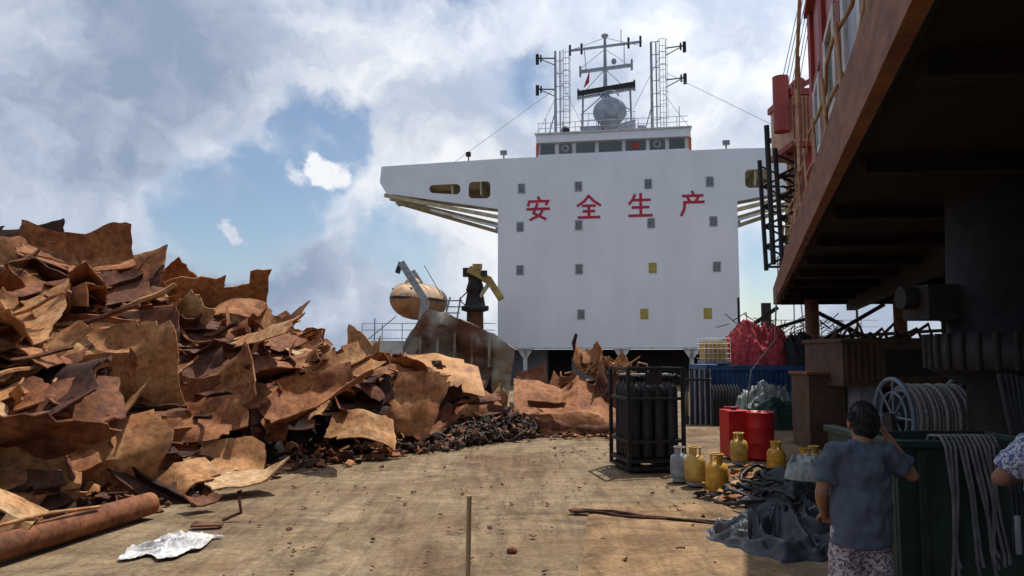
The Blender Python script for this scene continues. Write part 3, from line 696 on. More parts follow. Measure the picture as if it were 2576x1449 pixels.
# ------------------------------------------------------------------ gas cylinder rack
rk=B('gas_cylinder_rack'); w=.5;H=1.8
for x in(-w,w):
    for y in(-w,w): rk.b2(x-.03,x+.03,y-.03,y+.03,0.04,H,BLACK)
for z in(.06,.18,.52,1.25,H-.03):
    for s in(-w,w):
        rk.b2(-w+.03,w-.03,s-.022,s+.022,z-.025,z+.025,BLACK); rk.b2(s-.022,s+.022,-w+.03,w-.03,z-.025,z+.025,BLACK)
rk.b2(-w+.03,w-.03,-w+.03,w-.03,.19,.22,BLACK)
for s in(-.3,.3): rk.b2(s-.12,s+.12,-w-.02,w+.02,0.02,.1,BLACK)
for i in range(4):
    for j in range(4):
        cx=-.345+.23*i;cy=-.345+.23*j
        rk.lathe((cx,cy,.22),[(.0,0),(.105,0.01),(.11,.05),(.11,1.15),(.097,1.22),(.06,1.28),(.035,1.3),(.035,1.36),(.045,1.36),(.045,1.44),(.0,1.45)],BLACK,n=14)
        if (i+j)%2: rk.tube([(cx,cy,1.6),(cx+.08,cy,1.68),(cx+.2,cy,1.62)],.01,GREY,n=4)
rk.cyl((-w,0,1.66),(w,0,1.66),.02,GREY,n=6); rk.b2(-.2,.1,-w-.05,-w-.03,1.5,1.72,DARK)
rk.finish(loc=(2.42,13.5,.03),rotz=math.radians(10))
def drum(loc):
    b=B('red_drum')
    b.lathe((0,0,0),[(0,0.01),(.285,0),(.295,.02),(.285,.04),(.285,.29),(.297,.31),(.285,.33),(.285,.58),(.297,.6),(.285,.62),(.285,.86),(.297,.885),(.285,.9),(.275,.875),(0,.875)],REDD,n=28)
    b.cyl((.15,0,.875),(.15,0,.9),.04,BLACK,n=10); b.finish(loc=loc)
drum((4.85,14.7,.03))
b=B('red_fuel_tank'); b.b2(-.2,.25,-.25,.25,.02,.92,REDD); b.b2(-.16,.2,-.268,-.252,.1,.8,REDD); b.cyl((0,0,.92),(0,0,.97),.06,BLACK,n=12); b.b2(-.15,.15,.1,.14,.93,.98,REDD)
b.finish(loc=(4.4,14.85,.03),rotz=.1,bevel=.03)
def lpg(loc,m,s=1,rz=0):
    b=B('gas_cylinder'); 
    b.lathe((0,0,0),[(.11,0),(.12,0.0),(.12,.04),(.11,.05)],GREY,n=18)
    b.lathe((0,0,0),[(0,.03),(.1,.04),(.145,.09),(.152,.14),(.152,.24),(.154,.25),(.152,.26),(.152,.34),(.135,.40),(.08,.435),(.03,.44),(.03,.48),(0,.48)],m,n=24)
    for a0 in (0.2,2.3,4.4):
        pts=[(.085*math.cos(a0+t),.085*math.sin(a0+t)) for t in np.linspace(0,1.5,6)]
        for p,q in zip(pts[:-1],pts[1:]): b.add([(p[0],p[1],.42),(q[0],q[1],.42),(q[0],q[1],.53),(p[0],p[1],.53)],[(0,1,2,3)],m)
    b.tube([(.088*math.cos(t),.088*math.sin(t),.54) for t in np.linspace(0,6.28,20)],.011,m,n=6)
    b.cyl((0,0,.46),(0,0,.51),.02,CREAM,n=8); b.cyl((-.03,0,.49),(.05,0,.49),.012,CREAM,n=6)
    o=b.finish(loc=loc,rotz=rz); o.scale=(s,s,s)
lpg((2.98,10.95,.03),YEL,1.08); lpg((2.86,11.75,.03),YEL2,1.08,1); lpg((4.2,13.9,.03),YEL2,1.05,2); lpg((4.5,12.8,.03),YEL,1,.5); lpg((4.72,12.1,.03),YEL,.95,.7); lpg((2.70,12.1,.03),GREY,1,3); lpg((4.98,12.4,.03),YEL2,.95,2)
b=B('black_hose_pile')
for i in range(64):
    cx=random.gauss(3.85,.36);cy=random.gauss(10.6,.5);r=random.uniform(.2,.55); z=.05+max(0,.42-.5*abs(cx-3.85)-.3*abs(cy-10.5))*random.random(); a0=random.uniform(0,6.28)
    pts=[(cx+r*math.cos(a0+t)*(1+.2*math.sin(3*t)),cy+.8*r*math.sin(a0+t),max(.04,z+.07*math.sin(2*t+i)+.05*random.random())) for t in np.linspace(0,random.uniform(2,5.5),18)]
    b.tube(pts,random.choice([.016,.022,.03]),BLACK2,n=6)
b.finish()
b=B('rusty_strip_pile')
for i in range(90):
    x=random.uniform(2.9,3.9);y=random.uniform(10.2,12.5); s=random.uniform(.2,.6)
    plate(b,(x,y,.06+.1*random.random()),(random.gauss(0,.2),random.gauss(0,.2),1),s,s*.2,random.uniform(.4,.95),1)
b.finish(solid=.01,split=40)
heap('black_cloth_pile',(3.9,10.3,.0),(.7,.85),BLACK2,.42,44,n=80,f=2.5,amp=.6)
heap('tarpaulin',(3.0,8.3,.0),(.85,.75),TARP,.34,51,n=140,f=2.3,amp=.7,edge=.3)
heap('clear_plastic_sack',(3.6,9.2,.55),(.24,.25),SACK,.26,71,n=50,pw=4,amp=.3)
# ------------------------------------------------------------------ crane platform overhead
EX=lambda y: 1.94+.3233*(y-3.25)
ZB=3.72; ZT=4.28
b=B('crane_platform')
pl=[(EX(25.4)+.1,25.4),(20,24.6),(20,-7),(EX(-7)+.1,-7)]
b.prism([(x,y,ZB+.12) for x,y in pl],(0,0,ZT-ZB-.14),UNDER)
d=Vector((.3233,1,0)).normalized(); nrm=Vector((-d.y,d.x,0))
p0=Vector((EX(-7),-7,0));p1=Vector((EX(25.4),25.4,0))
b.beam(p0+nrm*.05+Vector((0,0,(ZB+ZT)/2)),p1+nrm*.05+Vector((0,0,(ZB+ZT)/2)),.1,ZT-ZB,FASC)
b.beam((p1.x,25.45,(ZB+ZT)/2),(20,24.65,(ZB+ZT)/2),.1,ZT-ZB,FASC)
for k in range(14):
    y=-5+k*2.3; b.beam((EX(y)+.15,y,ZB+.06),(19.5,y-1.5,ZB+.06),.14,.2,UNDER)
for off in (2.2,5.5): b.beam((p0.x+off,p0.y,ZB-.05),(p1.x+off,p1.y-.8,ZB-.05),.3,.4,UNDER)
b.finish()
b=B('crane_platform_railing')
def ep(y,off=-.1): return Vector((EX(y)+.08,y,0))
ys=list(np.arange(1,25.4,1.5))
for y in ys: b.cyl(ep(y)+Vector((0,0,ZT)),ep(y)+Vector((random.uniform(-.06,.06),random.uniform(-.1,.1),ZT+1.05)),.024,BEIGE,n=6)
for z in(.55,1.05):
    b.tube([ep(y)+Vector((.05*math.sin(y*2.1+z),0,ZT+z+.05*math.sin(y*1.7))) for y in np.arange(1,25.3,.8)],.022,BEIGE,n=6)
for (ya,za,yb,zb) in ((24.8,0.1,20.5,2.9),(20.5,2.9,17.5,2.9),(24.8,1.1,20.5,3.9),(20.5,3.9,17.5,3.9),(17.5,3.9,15,5.3)):
    b.cyl(ep(ya)+Vector((.25,0,ZT+za)),ep(yb)+Vector((.25,0,ZT+zb)),.04,BEIGE,n=6)
for y in np.arange(16,24.8,1.1):
    hz=float(np.interp(y,[13.5,17.5,20.5,24.8],[5.2,3.9,3.9,1.1])); b.cyl(ep(y)+Vector((.25,0,ZT)),ep(y)+Vector((.25,0,ZT+hz)),.03,BEIGE if random.random()<.7 else FASC,n=6)
for k in range(12):
    t=k/11; p=ep(24.8-4.3*t)+Vector((.5,0,ZT+.1+2.8*t)); b.box(p,(.6,.22,.04),FASC)
b.finish()
b=B('crane_machinery_house')
def ip(y,off): return Vector((EX(y)+off*1.05,y,0))
HO=.45; HH=4.4
q=[ip(14,HO),ip(14,4.2)+Vector((0,-1.1,0)),ip(-4,4.2),ip(-4,HO)]
b.prism([(v.x,v.y,ZT+.02) for v in q],(0,0,HH),REDP)
for y in (13.9,11.8,9.6,7.2,5.0,3.0):
    b.beam(ip(y,HO-.03)+Vector((0,0,ZT)),ip(y,HO-.03)+Vector((.001,0,ZT+HH)),.12,.12,REDP)
for z in (1.1,2.9): b.beam(ip(13.9,HO-.02)+Vector((0,0,ZT+z)),ip(-4,HO-.02)+Vector((0,0,ZT+z)),.06,.08,REDP)
for y0,y1,z0,z1 in ((13.3,12.4,1.4,2.6),(11.3,10.1,1.4,2.7),(9.1,7.8,1.3,2.6),(6.7,5.6,1.2,2.4),(4.6,3.6,.6,2.4)):
    a=ip(y0,HO-.05);c=ip(y1,HO-.05)
    for zz in(z0,z1): b.beam(a+Vector((0,0,ZT+zz)),c+Vector((0,0,ZT+zz)),.08,.1,WHITE2)
    for pp in(a,c): b.beam(pp+Vector((0,0,ZT+z0)),pp+Vector((.001,0,ZT+z1)),.08,.1,WHITE2)
    a=ip(y0,HO-.015);c=ip(y1,HO-.015)
    b.beam(a+Vector((0,0,ZT+(z0+z1)/2)),c+Vector((0,0,ZT+(z0+z1)/2)),.04,z1-z0-.1,MGREY if y0 not in (11.3,) else GLASS)
b.beam(ip(14.1,HO)+Vector((0,0,ZT+HH+.06)),ip(-4,HO)+Vector((0,0,ZT+HH+.06)),.3,.14,REDP)
b.finish()
b=B('crane_boom_winch')
b.cyl((6.72,18.0,7.55),(6.72,18.0,8.95),.2,REDP,n=14)
b.b2(6.95,7.75,17.9,19.4,7.3,8.45,LBW)
for k in range(9): b.b2(6.97+.09*k,7.0+.09*k,17.86,17.9,7.35,8.4,FASC)
b.b2(6.9,7.85,17.84,19.5,8.46,8.62,REDP); b.b2(6.9,7.85,17.84,19.5,7.15,7.29,REDP)
b.beam((7.0,18,8.6),(7.9,18,9.1),.1,.12,REDP); b.beam((7.7,18,8.6),(7.7,18,9.2),.1,.1,REDP); b.cyl((7.2,18,8.8),(7.2,19,8.8),.16,REDP,n=12)
b.beam((7.4,18.2,7.2),(7.4,18.2,ZT),.3,.3,REDP)
b.finish()
b=B('boom_rest_tower')
for x in(6.75,7.9):
    for y in (18.6,19.8): b.cyl((x+.1,y,ZT),(x,y,7.3),.06,BLACK,n=6)
for k in range(5):
    z=ZT+.1+k*.55
    for (a,c2) in (((6.8,18.6),(7.95,18.6)),((6.8,19.8),(7.95,19.8))):
        b.cyl((a[0],a[1],z),(c2[0],c2[1],z),.035,BLACK,n=5); b.cyl((a[0],a[1],z),(c2[0],c2[1],z+.55),.035,BLACK,n=5)
        b.cyl((a[0],a[1],z+.55),(c2[0],c2[1],z),.03,BLACK,n=5)
for i in range(14):
    a0=random.uniform(0,6); b.tube([(7.2+random.uniform(0,.9)+.3*math.cos(a0+t),18.5,5.2+.16*i+.25*math.sin(a0+t)) for t in np.linspace(0,4,12)],.03,BLACK if i%3 else BEIGE,n=5)
b.cyl((6.62,18.6,4.3),(6.55,18.6,7.9),.07,BLACK,n=8)
b.finish()
b=B('crane_wire_ropes')
for k in range(6): b.cyl((6.75+.09*k,18.1,8.7),(8.0+.12*k,18.6+.2*k,13.2),.012,MGREY,n=4)
b.finish()
b=B('platform_support_legs')
for (x,y,r) in ((9.9,24.4,.22),(12.6,24,.2)): b.cyl((x,y,0),(x,y,ZB+.2),r,FASC,n=10)
for (p,q_) in (((9.0,25,3.6),(7.5,26,2.4)),((7.5,26,2.4),(10.5,26,3.3)),((10,25,3.6),(12.5,25,2.3)),((10.3,25,2.4),(12.6,25,3.7)),((9.4,26,2.5),(16,26,2.9)),((13,24,3.7),(15.5,24,2.2)),((14,24,2.2),(14,24,3.8)),((15.2,24,2),(15.2,24,3.8))):
    b.beam(p,q_,.1,.12,DARK)
b.finish()
b=B('work_boat'); b.b2(10.4,14.5,27,30,1.6,2.45,WHITE2); b.b2(10.2,14.8,26.8,30.2,2.45,2.6,CREAM); b.b2(10.4,14.5,27,30,.0,1.59,GREEN); b.finish()
b=B('far_rigging')
for i in range(90):
    x=random.uniform(8.8,13.5); z=random.uniform(2.4,3.4); b.cyl((x,30,z),(x+random.uniform(-.9,.9),30,z+random.uniform(-.5,.5)),.022,DARK,n=4)
for x in (9.2,12.1,14.0): b.cyl((x,30,2),(x,30,4.3),.05,DARK,n=5)
b.finish()
b=B('brown_equipment_box')
b.b2(6.9,9.3,15.5,17.5,1.45,2.3,BROWN); b.b2(6.85,9.35,15.44,17.55,2.3,2.38,BROWN); b.b2(6.85,9.35,15.44,17.55,1.38,1.45,BROWN)
b.b2(7.8,8.9,15.46,15.5,1.6,2.15,DARK); b.b2(7.3,7.8,15.7,17,.0,1.38,GREY); b.b2(7.8,9.3,15.8,17,0,1.38,DARK)
for k in range(6): b.b2(6.95+.13*k,7.0+.13*k,15.46,15.5,1.5,2.25,BROWN)
b.b2(6.45,7.25,16.2,17.2,0,1.6,BROWN); b.b2(6.4,7.3,16.15,17.25,1.6,1.66,RUST)
for k in range(9): 
    x=6.9+.25*k; b.tube([(x,16+.1*k,2.38),(x+.1,16,2.5+.1*(k%3)),(x+.3,16.2,2.4)],.04,BROWN,n=5)
b.finish(bevel=.012)
b=B('mooring_line'); b.tube([(6.4,20.6,0),(6.45,20.4,.9),(6.5,20.2,1.6),(6.95,19.6,2.4),(7.0,19.5,3.7)],.02,ROPE,n=6); b.finish()
b=B('crane_pedestal'); c=(5.15,7.4,0)
b.lathe(c,[(.85,0),(.8,.2),(.55,.3),(.55,1.75),(.85,1.9),(.9,1.95),(.9,2.25),(.7,2.3),(.65,3.9)],BLACK,n=36)
for k in range(36):
    a=k*math.pi/18; b.cyl((c[0]+.9*math.cos(a),c[1]+.9*math.sin(a),1.93),(c[0]+.9*math.cos(a),c[1]+.9*math.sin(a),2.28),.03,DARK,n=6)
for k in range(5): b.tube([(4.45+.05*k,6.8,1.9),(4.5+.03*k,6.7,1.2),(4.4+.06*k,6.75,.4)],.025,BLACK2)
b.box((4.4,7.6,2.6),(.5,.5,.35),DARK); b.cyl((4.0,7.6,2.65),(4.7,7.6,2.65),.12,DARK,n=10)
b.finish()
b=B('rope_reel'); cy=8.5; cz=1.36
for x in(4.34,5.12):
    b.tube([(x,cy+.43*math.cos(t),cz+.43*math.sin(t)) for t in np.linspace(0,6.283,33)],.028,REELM,n=8)
    b.tube([(x,cy+.28*math.cos(t),cz+.28*math.sin(t)) for t in np.linspace(0,6.283,33)],.016,REELM,n=8)
    for k in range(8):
        a=k*math.pi/4; b.cyl((x,cy,cz),(x,cy+.43*math.cos(a),cz+.43*math.sin(a)),.014,REELM,n=6)
b.cyl((4.3,cy,cz),(5.2,cy,cz),.06,GREY,n=10); b.cyl((4.4,cy,cz),(5.08,cy,cz),.27,DARK,n=20)
for L in range(2):
    n=14-L; r=.30+.05*L
    for k in range(n):
        x=4.45+.046*k+.023*L; rr=r+.012*math.sin(k*2.3)
        b.tube([(x,cy+rr*math.cos(t),cz+rr*math.sin(t)) for t in np.linspace(0,6.283,29)],.026,ROPE,n=6)
for x in(4.26,5.18): b.prism([(x,cy-.4,0),(x,cy+.4,0),(x,cy+.08,cz+.05),(x,cy-.08,cz+.05)],(.04,0,0),DARK)
b.finish()
b=B('green_steel_bin')
x0,x1,y0,y1,zt=2.74,4.1,5.35,6.5,1.42
b.b2(x0,x1,y0,y0+.04,.02,zt,GREEN); b.b2(x0,x1,y1-.04,y1,.02,zt,GREEN); b.b2(x0,x0+.04,y0+.045,y1-.045,.02,zt,GREEN); b.b2(x1-.04,x1,y0+.045,y1-.045,.02,zt,GREEN)
b.b2(x0+.05,x1-.05,y0+.05,y1-.05,.05,.1,GREEN)
b.b2(x0-.04,x1+.04,y0-.04,y0+.06,zt,zt+.05,GREEN); b.b2(x0-.04,x0+.06,y0+.065,y1,zt,zt+.05,GREEN)
for x in(2.9,3.95): b.b2(x-.03,x+.03,y0-.04,y0-.002,.05,zt-.02,GREEN)
b.finish(bevel=.008)
b=B('hanging_hoses')
for k in range(12):
    x=3.06+.034*k; zb=random.uniform(.4,.8); dx=random.uniform(-.05,.08)
    b.tube([(x+dx*.3,y0+.35,zt-.25),(x+dx*.2,y0+.15,zt+.07),(x,y0+.0,zt+.08),(x-.01,y0-.07,zt+.02),(x+dx*.6,y0-.1,zt-.3),(x+dx,y0-.1,zb+.2),(x+dx*1.6,y0-.1,zb),(x+dx*1.2+.02,y0-.11,zb-.08)],.0125,HOSEG,n=7)
for k in range(3):
    x=3.42+.03*k; b.tube([(x,y0-.08,zt+.05),(x+.03,y0-.14,1.1),(x+.02,y0-.14,.7)],.012,BLACK2,n=6)
b.cyl((3.47,y0-.15,.72),(3.47,y0-.15,.98),.022,GREY,n=8)
b.finish()
b=B('white_boat_cabin'); b.b2(13.4,15.4,20.5,22.5,0,1.45,WHITE2); b.b2(13.3,15.5,20.4,22.6,1.45,1.55,CREAM); b.finish()
b=B('dark_machinery_block'); b.b2(6.2,8.2,10,12,0,1.35,DARK); b.b2(6.4,7.5,9.9,10.0,.5,1.1,BLACK); b.b2(9.5,13.2,12,19,0,1.6,DARK)
for k in range(8): b.cyl((6.3+.2*k,9.95,1.3),(6.3+.2*k,9.95,1.6),.05,BLACK,n=8)
b.finish(bevel=.02)
heap('blue_cloth_bundle',(5.85,9.0,1.35),(.25,.25),BLUE2,.35,91,n=30)
b=B('machine_stand'); b.b2(5.5,6.2,8.7,9.4,0,1.36,DARK); b.b2(5.45,6.25,8.65,9.45,1.3,1.355,BLACK); b.finish()
# ------------------------------------------------------------------ people
def hand(b,wr,dirv,pn,mt,curl=.6):
    d=Vector(dirv).normalized(); n=Vector(pn); n=(n-d*n.dot(d)).normalized(); s=d.cross(n); w=Vector(wr)
    for k,o in enumerate((-.03,-.01,.011,.031)):
        b.tube([w+s*o*.6,w+d*.045+s*o,w+d*.09+s*o],[.016,.0165,.012],mt,n=8)
    for o,l in zip((-.031,-.0105,.0105,.031),(.062,.078,.074,.066)):
        p=w+d*.085+s*o; c=0; pts=[p]; 
        for seg in (.45,.32,.25):
            c+=curl; p=p+(d*math.cos(c)+n*math.sin(c))*l*seg; pts.append(p)
        b.tube(pts,[.0105,.0098,.0088,.0072],mt,n=8)
    b.tube([w+s*.02+d*.02,w+s*.052+d*.048+n*.012,w+s*.06+d*.075+n*.028,w+s*.055+d*.098+n*.04],[.014,.012,.0105,.008],mt,n=8)
def person(name,loc,rz,J,shirtm,shortm,sc=1,hs=1.0):
    e=empty(name,loc,rz); e.scale=(sc,sc,sc)
    sk=B('body')
    H=Vector(J['head']); nk=Vector(J['neck'])
    sk.tube([nk-Vector((0,0,.06)),nk,H-Vector((0,0,.03))],[.075,.062,.058],SKIN,n=14)
    S=lambda t:tuple(x*hs for x in t); O=lambda x,y,z:H+Vector((x,y,z))*hs
    sk.ell(H,S((.078,.098,.115)),SKIN,nu=24,nv=16); sk.ell(O(0,.035,-.06),S((.055,.06,.065)),SKIN)
    sk.tube([O(0,.09,.03),O(0,.118,-.018),O(0,.09,-.03)],[.008,.016,.012],SKIN,n=8)
    for s in(-1,1): sk.ell(O(.086*s,-.005,-.01),S((.012,.022,.034)),SKIN,nu=10,nv=8)
    sk.ell(O(0,.088,-.058),(.026,.012,.009),SKIN)
    for side in('L','R'):
        sh,el,wr=[Vector(J[k+side]) for k in('sh','el','wr')]
        m1=sh.lerp(el,.4); m2=el.lerp(wr,.3)
        sk.tube([sh,m1,el.lerp(sh,.08),el,m2,wr.lerp(el,.15),wr],[.058,.055,.045,.043,.046,.032,.028],SKIN,n=14)
        sk.ell(el,(.043,.043,.043),SKIN); 
        hd=J.get('hd'+side) or tuple(wr-el); hand(sk,wr,hd,J['pn'+side],SKIN,J.get('cu'+side,.5))
        hp,kn,an=[Vector(J[k+side]) for k in('hp','kn','an')]
        sk.tube([hp,hp.lerp(kn,.5),kn,kn.lerp(an,.3),kn.lerp(an,.8),an],[.085,.075,.055,.058,.038,.035],SKIN,n=14)
        sk.tube([an+Vector((0,-.04,-.04)),an+Vector((0,.05,-.045)),an+Vector((0,.15,-.06)),an+Vector((0,.19,-.065))],[.035,.04,.033,.018],SKIN,n=10)
    sk.finish(parent=e,remesh=.0065,smoothit=2)
    hr=B('hair'); hr.ell(O(0,-.018,.024),S((.088,.10,.106)),HAIR,nu=28,nv=18,disp=.05,ds=7)
    hr.ell(O(0,-.045,-.035),S((.079,.063,.078)),HAIR,nu=20,nv=12,disp=.05,ds=7); hr.ell(O(0,.055,.085),S((.062,.042,.03)),HAIR)
    for i in range(420):
        a=random.uniform(0,6.28); ph=random.uniform(0,2.1); q=Vector((math.sin(ph)*math.cos(a),math.sin(ph)*math.sin(a),math.cos(ph)))
        if q.y>.3 and q.z<.4: continue
        p=O(q.x*.089,-.018+q.y*.101,.024+q.z*.107); t=(Vector((q.x*.3,q.y*.3,-1.0))+q*.12).normalized()*.026
        hr.tube([p-t*.4,p+t*.4,p+t],[.004,.004,.0015],HAIR,n=4)
    hr.finish(parent=e)
    ey=B('eyes'); 
    for s in(-1,1): ey.ell(O(.032*s,.085,.0),(.014,.009,.008),PLAST); ey.ell(O(.032*s,.093,.0),(.006,.004,.006),BLACK)
    ey.finish(parent=e)
    st=B('t_shirt'); pc=Vector(J['pelvis']); ch=Vector(J['chest'])
    def R(z,cx,cy,rx,ry): return (cx,cy,z,rx,ry)
    st.loft([R(pc.z-.14,pc.x,pc.y,.21,.155),R(pc.z-.02,pc.x,pc.y,.195,.15),R(pc.z+.12,(pc.x*.7+ch.x*.3),pc.y*.7+ch.y*.3,.19,.14),R(ch.z-.08,ch.x,ch.y,.20,.135),R(ch.z+.06,ch.x,ch.y,.205,.13),R(ch.z+.14,ch.x,ch.y,.185,.11),R(ch.z+.19,nk.x,nk.y,.12,.085),R(ch.z+.225,nk.x,nk.y,.08,.074)],shirtm,n=28)
    for side in('L','R'):
        sh,el=Vector(J['sh'+side]),Vector(J['el'+side]); ins=Vector((ch.x,ch.y,sh.z-.02)).lerp(sh,.55)
        st.tube([ins,sh,sh.lerp(el,.4),sh.lerp(el,.72)],[.085,.08,.08,.086],shirtm,n=16)
    o=st.finish(parent=e,remesh=.009,smoothit=5)
    tx=bpy.data.textures.new('folds','CLOUDS'); tx.noise_scale=.10; tx.noise_depth=1; md=o.modifiers.new('f','DISPLACE'); md.texture=tx; md.strength=.05; md.mid_level=.5
    sp=B('shorts')
    sp.loft([R(pc.z-.16,pc.x,pc.y,.17,.13),R(pc.z-.05,pc.x,pc.y,.175,.13),R(pc.z+.06,pc.x,pc.y,.165,.12)],shortm,n=24)
    for side in('L','R'):
        hp,kn=Vector(J['hp'+side]),Vector(J['kn'+side]); sp.tube([hp+Vector((0,0,.02)),hp.lerp(kn,.4),hp.lerp(kn,.9)],[.105,.108,.105],shortm,n=18)
    o=sp.finish(parent=e,remesh=.009,smoothit=3)
    md=o.modifiers.new('f','DISPLACE'); md.texture=tx; md.strength=.02; md.mid_level=.5
    sd=B('sandals')
    for side in('L','R'):
        an=Vector(J['an'+side]); sd.box(an+Vector((0,.07,-.1)),(.1,.28,.03),BLACK); sd.tube([an+Vector((-.05,.1,-.09)),an+Vector((0,.09,-.03)),an+Vector((.05,.1,-.09))],.012,BLACK)
    sd.finish(parent=e,bevel=.008)
    return e
J1=dict(head=(.035,.085,1.585),neck=(.01,.04,1.46),chest=(-.02,.01,1.24),pelvis=(-.06,-.05,.93),
 shL=(-.20,.01,1.385),elL=(-.285,.03,1.12),wrL=(-.2,.2,.93),hdL=(.5,.8,-.2),pnL=(0,-.2,-1),
 shR=(.155,.01,1.385),elR=(.32,.0,1.235),wrR=(.195,.07,1.49),hdR=(-.35,.2,.9),pnR=(-.9,.2,-.2),cuR=.35,
 hpL=(-.15,-.03,.88),knL=(-.16,.03,.48),anL=(-.17,-.02,.115),hpR=(.03,-.03,.88),knR=(.06,.02,.48),anR=(.07,-.03,.115))
person('man',(2.39,5.1,.03),0,J1,SHIRT,SHORTS,1,1.08)
J2=dict(J1); J2.update(head=(0,.05,1.605),neck=(0,.02,1.47),chest=(0,0,1.24),pelvis=(0,-.02,.93),
 shL=(-.18,0,1.40),elL=(-.27,.12,1.22),wrL=(-.05,.25,1.2),hdL=(.9,.4,.1),pnL=(0,0,-1),
 shR=(.18,0,1.385),elR=(.26,.05,1.12),wrR=(.22,.25,1.0),hdR=(0,.9,-.1),pnR=(-.2,0,-1),cuR=.5,
 hpL=(-.09,-.02,.88),knL=(-.1,.03,.48),anL=(-.11,-.02,.115),hpR=(.09,-.02,.88),knR=(.1,.02,.48),anR=(.11,-.03,.115))
person('man',(3.22,4.4,.03),math.radians(5),J2,PSHIRT,SHORTS,1.08)
# ------------------------------------------------------------------ sun, sky
sun_el=66; saz=math.radians(36.87)
sd=Vector((math.sin(saz)*math.cos(math.radians(sun_el)),math.cos(saz)*math.cos(math.radians(sun_el)),math.sin(math.radians(sun_el))))
l=bpy.data.lights.new('sun','SUN'); l.energy=5.0; l.angle=math.radians(.5); l.color=(1,.94,.85)
lo=bpy.data.objects.new('sun',l); lo.rotation_euler=sd.to_track_quat('Z','Y').to_euler(); scene.collection.objects.link(lo)
w=bpy.data.worlds.new('World'); scene.world=w; w.use_nodes=True; nt=w.node_tree; N=nt.nodes; L=nt.links
try: w.cycles.sampling_method='MANUAL'; w.cycles.sample_map_resolution=256
except Exception as ex: print(ex)
for n in list(N): N.remove(n)
out=N.new('ShaderNodeOutputWorld'); bg=N.new('ShaderNodeBackground'); bg2=N.new('ShaderNodeBackground'); mx=N.new('ShaderNodeMixShader')
sk=N.new('ShaderNodeTexSky'); sk.sky_type='NISHITA'; sk.sun_disc=False; sk.sun_elevation=math.radians(sun_el); sk.sun_rotation=saz; sk.dust_density=.4; sk.ozone_density=1.6
L.new(sk.outputs[0],bg.inputs[0]); bg.inputs[1].default_value=.105
tc=N.new('ShaderNodeTexCoord'); G=tc.outputs['Generated']
def M(op,a,c=None,d=None,clamp=False):
    n=N.new('ShaderNodeMath'); n.operation=op; n.use_clamp=clamp
    for i,x in enumerate((a,c,d)):
        if x is None: continue
        if isinstance(x,(int,float)): n.inputs[i].default_value=x
        else: L.new(x,n.inputs[i])
    return n.outputs[0]
def VM(op,a,c):
    n=N.new('ShaderNodeVectorMath'); n.operation=op
    for i,x in enumerate((a,c)):
        if isinstance(x,tuple): n.inputs[i].default_value=x
        else: L.new(x,n.inputs[i])
    return n
def NZ(vec,scale,detail,rough=.55,off=(0,0,0),sc=(1,1,1)):
    mp=N.new('ShaderNodeMapping'); mp.inputs['Scale'].default_value=sc; mp.inputs['Location'].default_value=off; L.new(vec,mp.inputs[0])
    n=N.new('ShaderNodeTexNoise'); n.inputs['Scale'].default_value=scale; n.inputs['Detail'].default_value=detail; n.inputs['Roughness'].default_value=rough; L.new(mp.outputs[0],n.inputs['Vector']); return n
def MR(x,a,c,o1=0,o2=1):
    n=N.new('ShaderNodeMapRange'); n.interpolation_type='SMOOTHSTEP'
    for i,v in enumerate((a,c,o1,o2)): n.inputs[i+1].default_value=v
    L.new(x,n.inputs[0]); return n.outputs[0]
n1=NZ(G,4.5,6,.58)
wv=VM('SUBTRACT',n1.outputs['Color'],(.5,.5,.5)).outputs[0]
sc=N.new('ShaderNodeVectorMath'); sc.operation='SCALE'; sc.inputs['Scale'].default_value=.24; L.new(wv,sc.inputs[0])
W=VM('ADD',G,sc.outputs[0]).outputs[0]
def mask(c,r0,r1,src=None):
    d=VM('DISTANCE',src or W,c).outputs['Value']; return MR(d,r0,r1,1,0)
hole=mask((-.275,.925,.262),.045,.095)
for c,r0,r1 in (((-.335,.92,.205),.04,.095),((-.37,.91,.15),.03,.085),((-.235,.93,.275),.04,.08),((.32,.94,.10),.02,.12),((.03,.93,.36),.0,.09),((-.1,.85,.5),.02,.2)):
    hole=M('MAXIMUM',hole,mask(c,r0,r1))
dn=NZ(W,2.3,5,.55,(1.3,.2,.7),(1,1,1.7))
dens=MR(dn.outputs['Fac'],.25,.39)
s2=NZ(W,9,6,.56,(.3,7,2))
veil=MR(s2.outputs['Fac'],.45,.68,.0,.45)
dens=M('MULTIPLY',dens,M('SUBTRACT',1,M('MULTIPLY',hole,M('SUBTRACT',.97,veil))))
sc2=N.new('ShaderNodeVectorMath'); sc2.operation='SCALE'; sc2.inputs['Scale'].default_value=.085
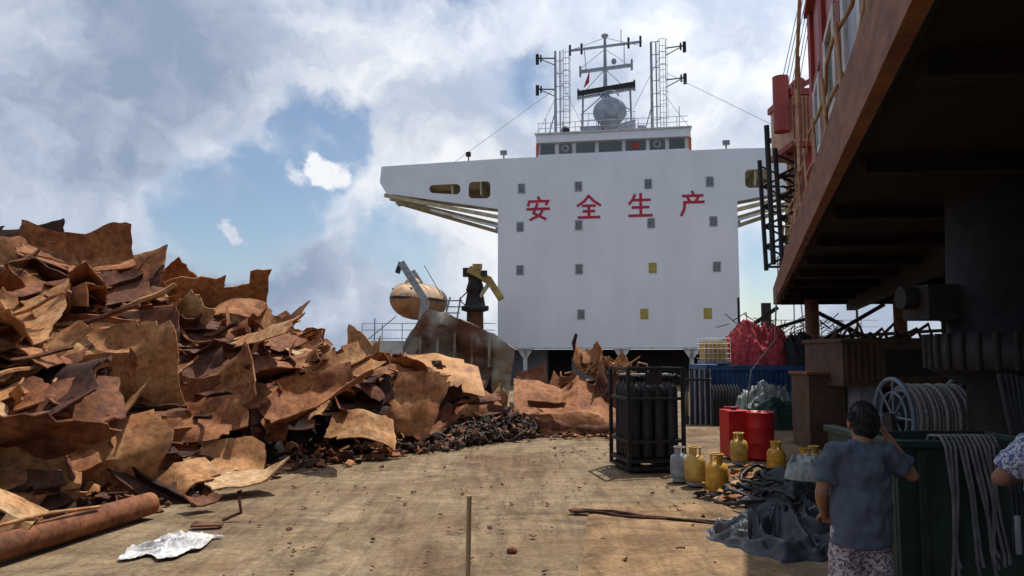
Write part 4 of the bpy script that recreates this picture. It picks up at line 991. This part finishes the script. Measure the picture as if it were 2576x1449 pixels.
n5=NZ(G,19,5,.62); L.new(VM('SUBTRACT',n5.outputs['Color'],(.5,.5,.5)).outputs[0],sc2.inputs[0]); W2=VM('ADD',G,sc2.outputs[0]).outputs[0]
puff=M('MAXIMUM',mask((-.248,.939,.231),.014,.026,W2),mask((-.355,.926,.143),.010,.022,W2))
puff=M('MAXIMUM',puff,mask((-.275,.935,.222),.0,.026,W2)); puff=M('MAXIMUM',puff,mask((-.225,.943,.226),.005,.026,W2))
dens=M('MAXIMUM',dens,puff)
L.new(M('ADD',M('MULTIPLY',dens,.93),.05),mx.inputs[0])
s1=NZ(W,3.4,6,.56,(4.1,2.2,.3),(1,1,1.5))
bd=VM('DOT_PRODUCT',G,(.22,.91,.36)).outputs['Value']; br=MR(bd,.78,1.0)
up=VM('DOT_PRODUCT',G,(.244,.325,.914)).outputs['Value']; upb=MR(up,.5,1.0)
sh=M('ADD',MR(s1.outputs['Fac'],.36,.62,0.04,.6),M('MULTIPLY',br,.42))
sh=M('ADD',sh,MR(s2.outputs['Fac'],.32,.68,-.13,.13)); 
sh=M('ADD',sh,M('MULTIPLY',puff,.55))
edge=M('MULTIPLY',M('MULTIPLY',hole,M('SUBTRACT',1,hole)),1.1)
sh=M('ADD',sh,edge,None,True)
cr=N.new('ShaderNodeValToRGB'); e=cr.color_ramp.elements; e[0].position=0; e[0].color=(.30,.37,.51,1); e[1].position=1; e[1].color=(.92,.94,.98,1)
x=e.new(.45); x.color=(.52,.59,.71,1)
L.new(sh,cr.inputs[0]); L.new(cr.outputs[0],bg2.inputs[0])
L.new(M('ADD',1.0,M('MULTIPLY',upb,.7)),bg2.inputs[1])
L.new(bg.outputs[0],mx.inputs[1]); L.new(bg2.outputs[0],mx.inputs[2]); L.new(mx.outputs[0],out.inputs[0])
# ------------------------------------------------------------------ camera
cam=bpy.data.cameras.new('camera'); cam.lens=26; cam.sensor_width=36; cam.clip_end=9000; cam.clip_start=.05
co=bpy.data.objects.new('camera',cam); co.location=(0,0,2.1); co.rotation_euler=(math.radians(94.93),0,0); scene.collection.objects.link(co); scene.camera=co
scene.view_settings.view_transform='Standard'; scene.view_settings.look='None'; scene.view_settings.exposure=0
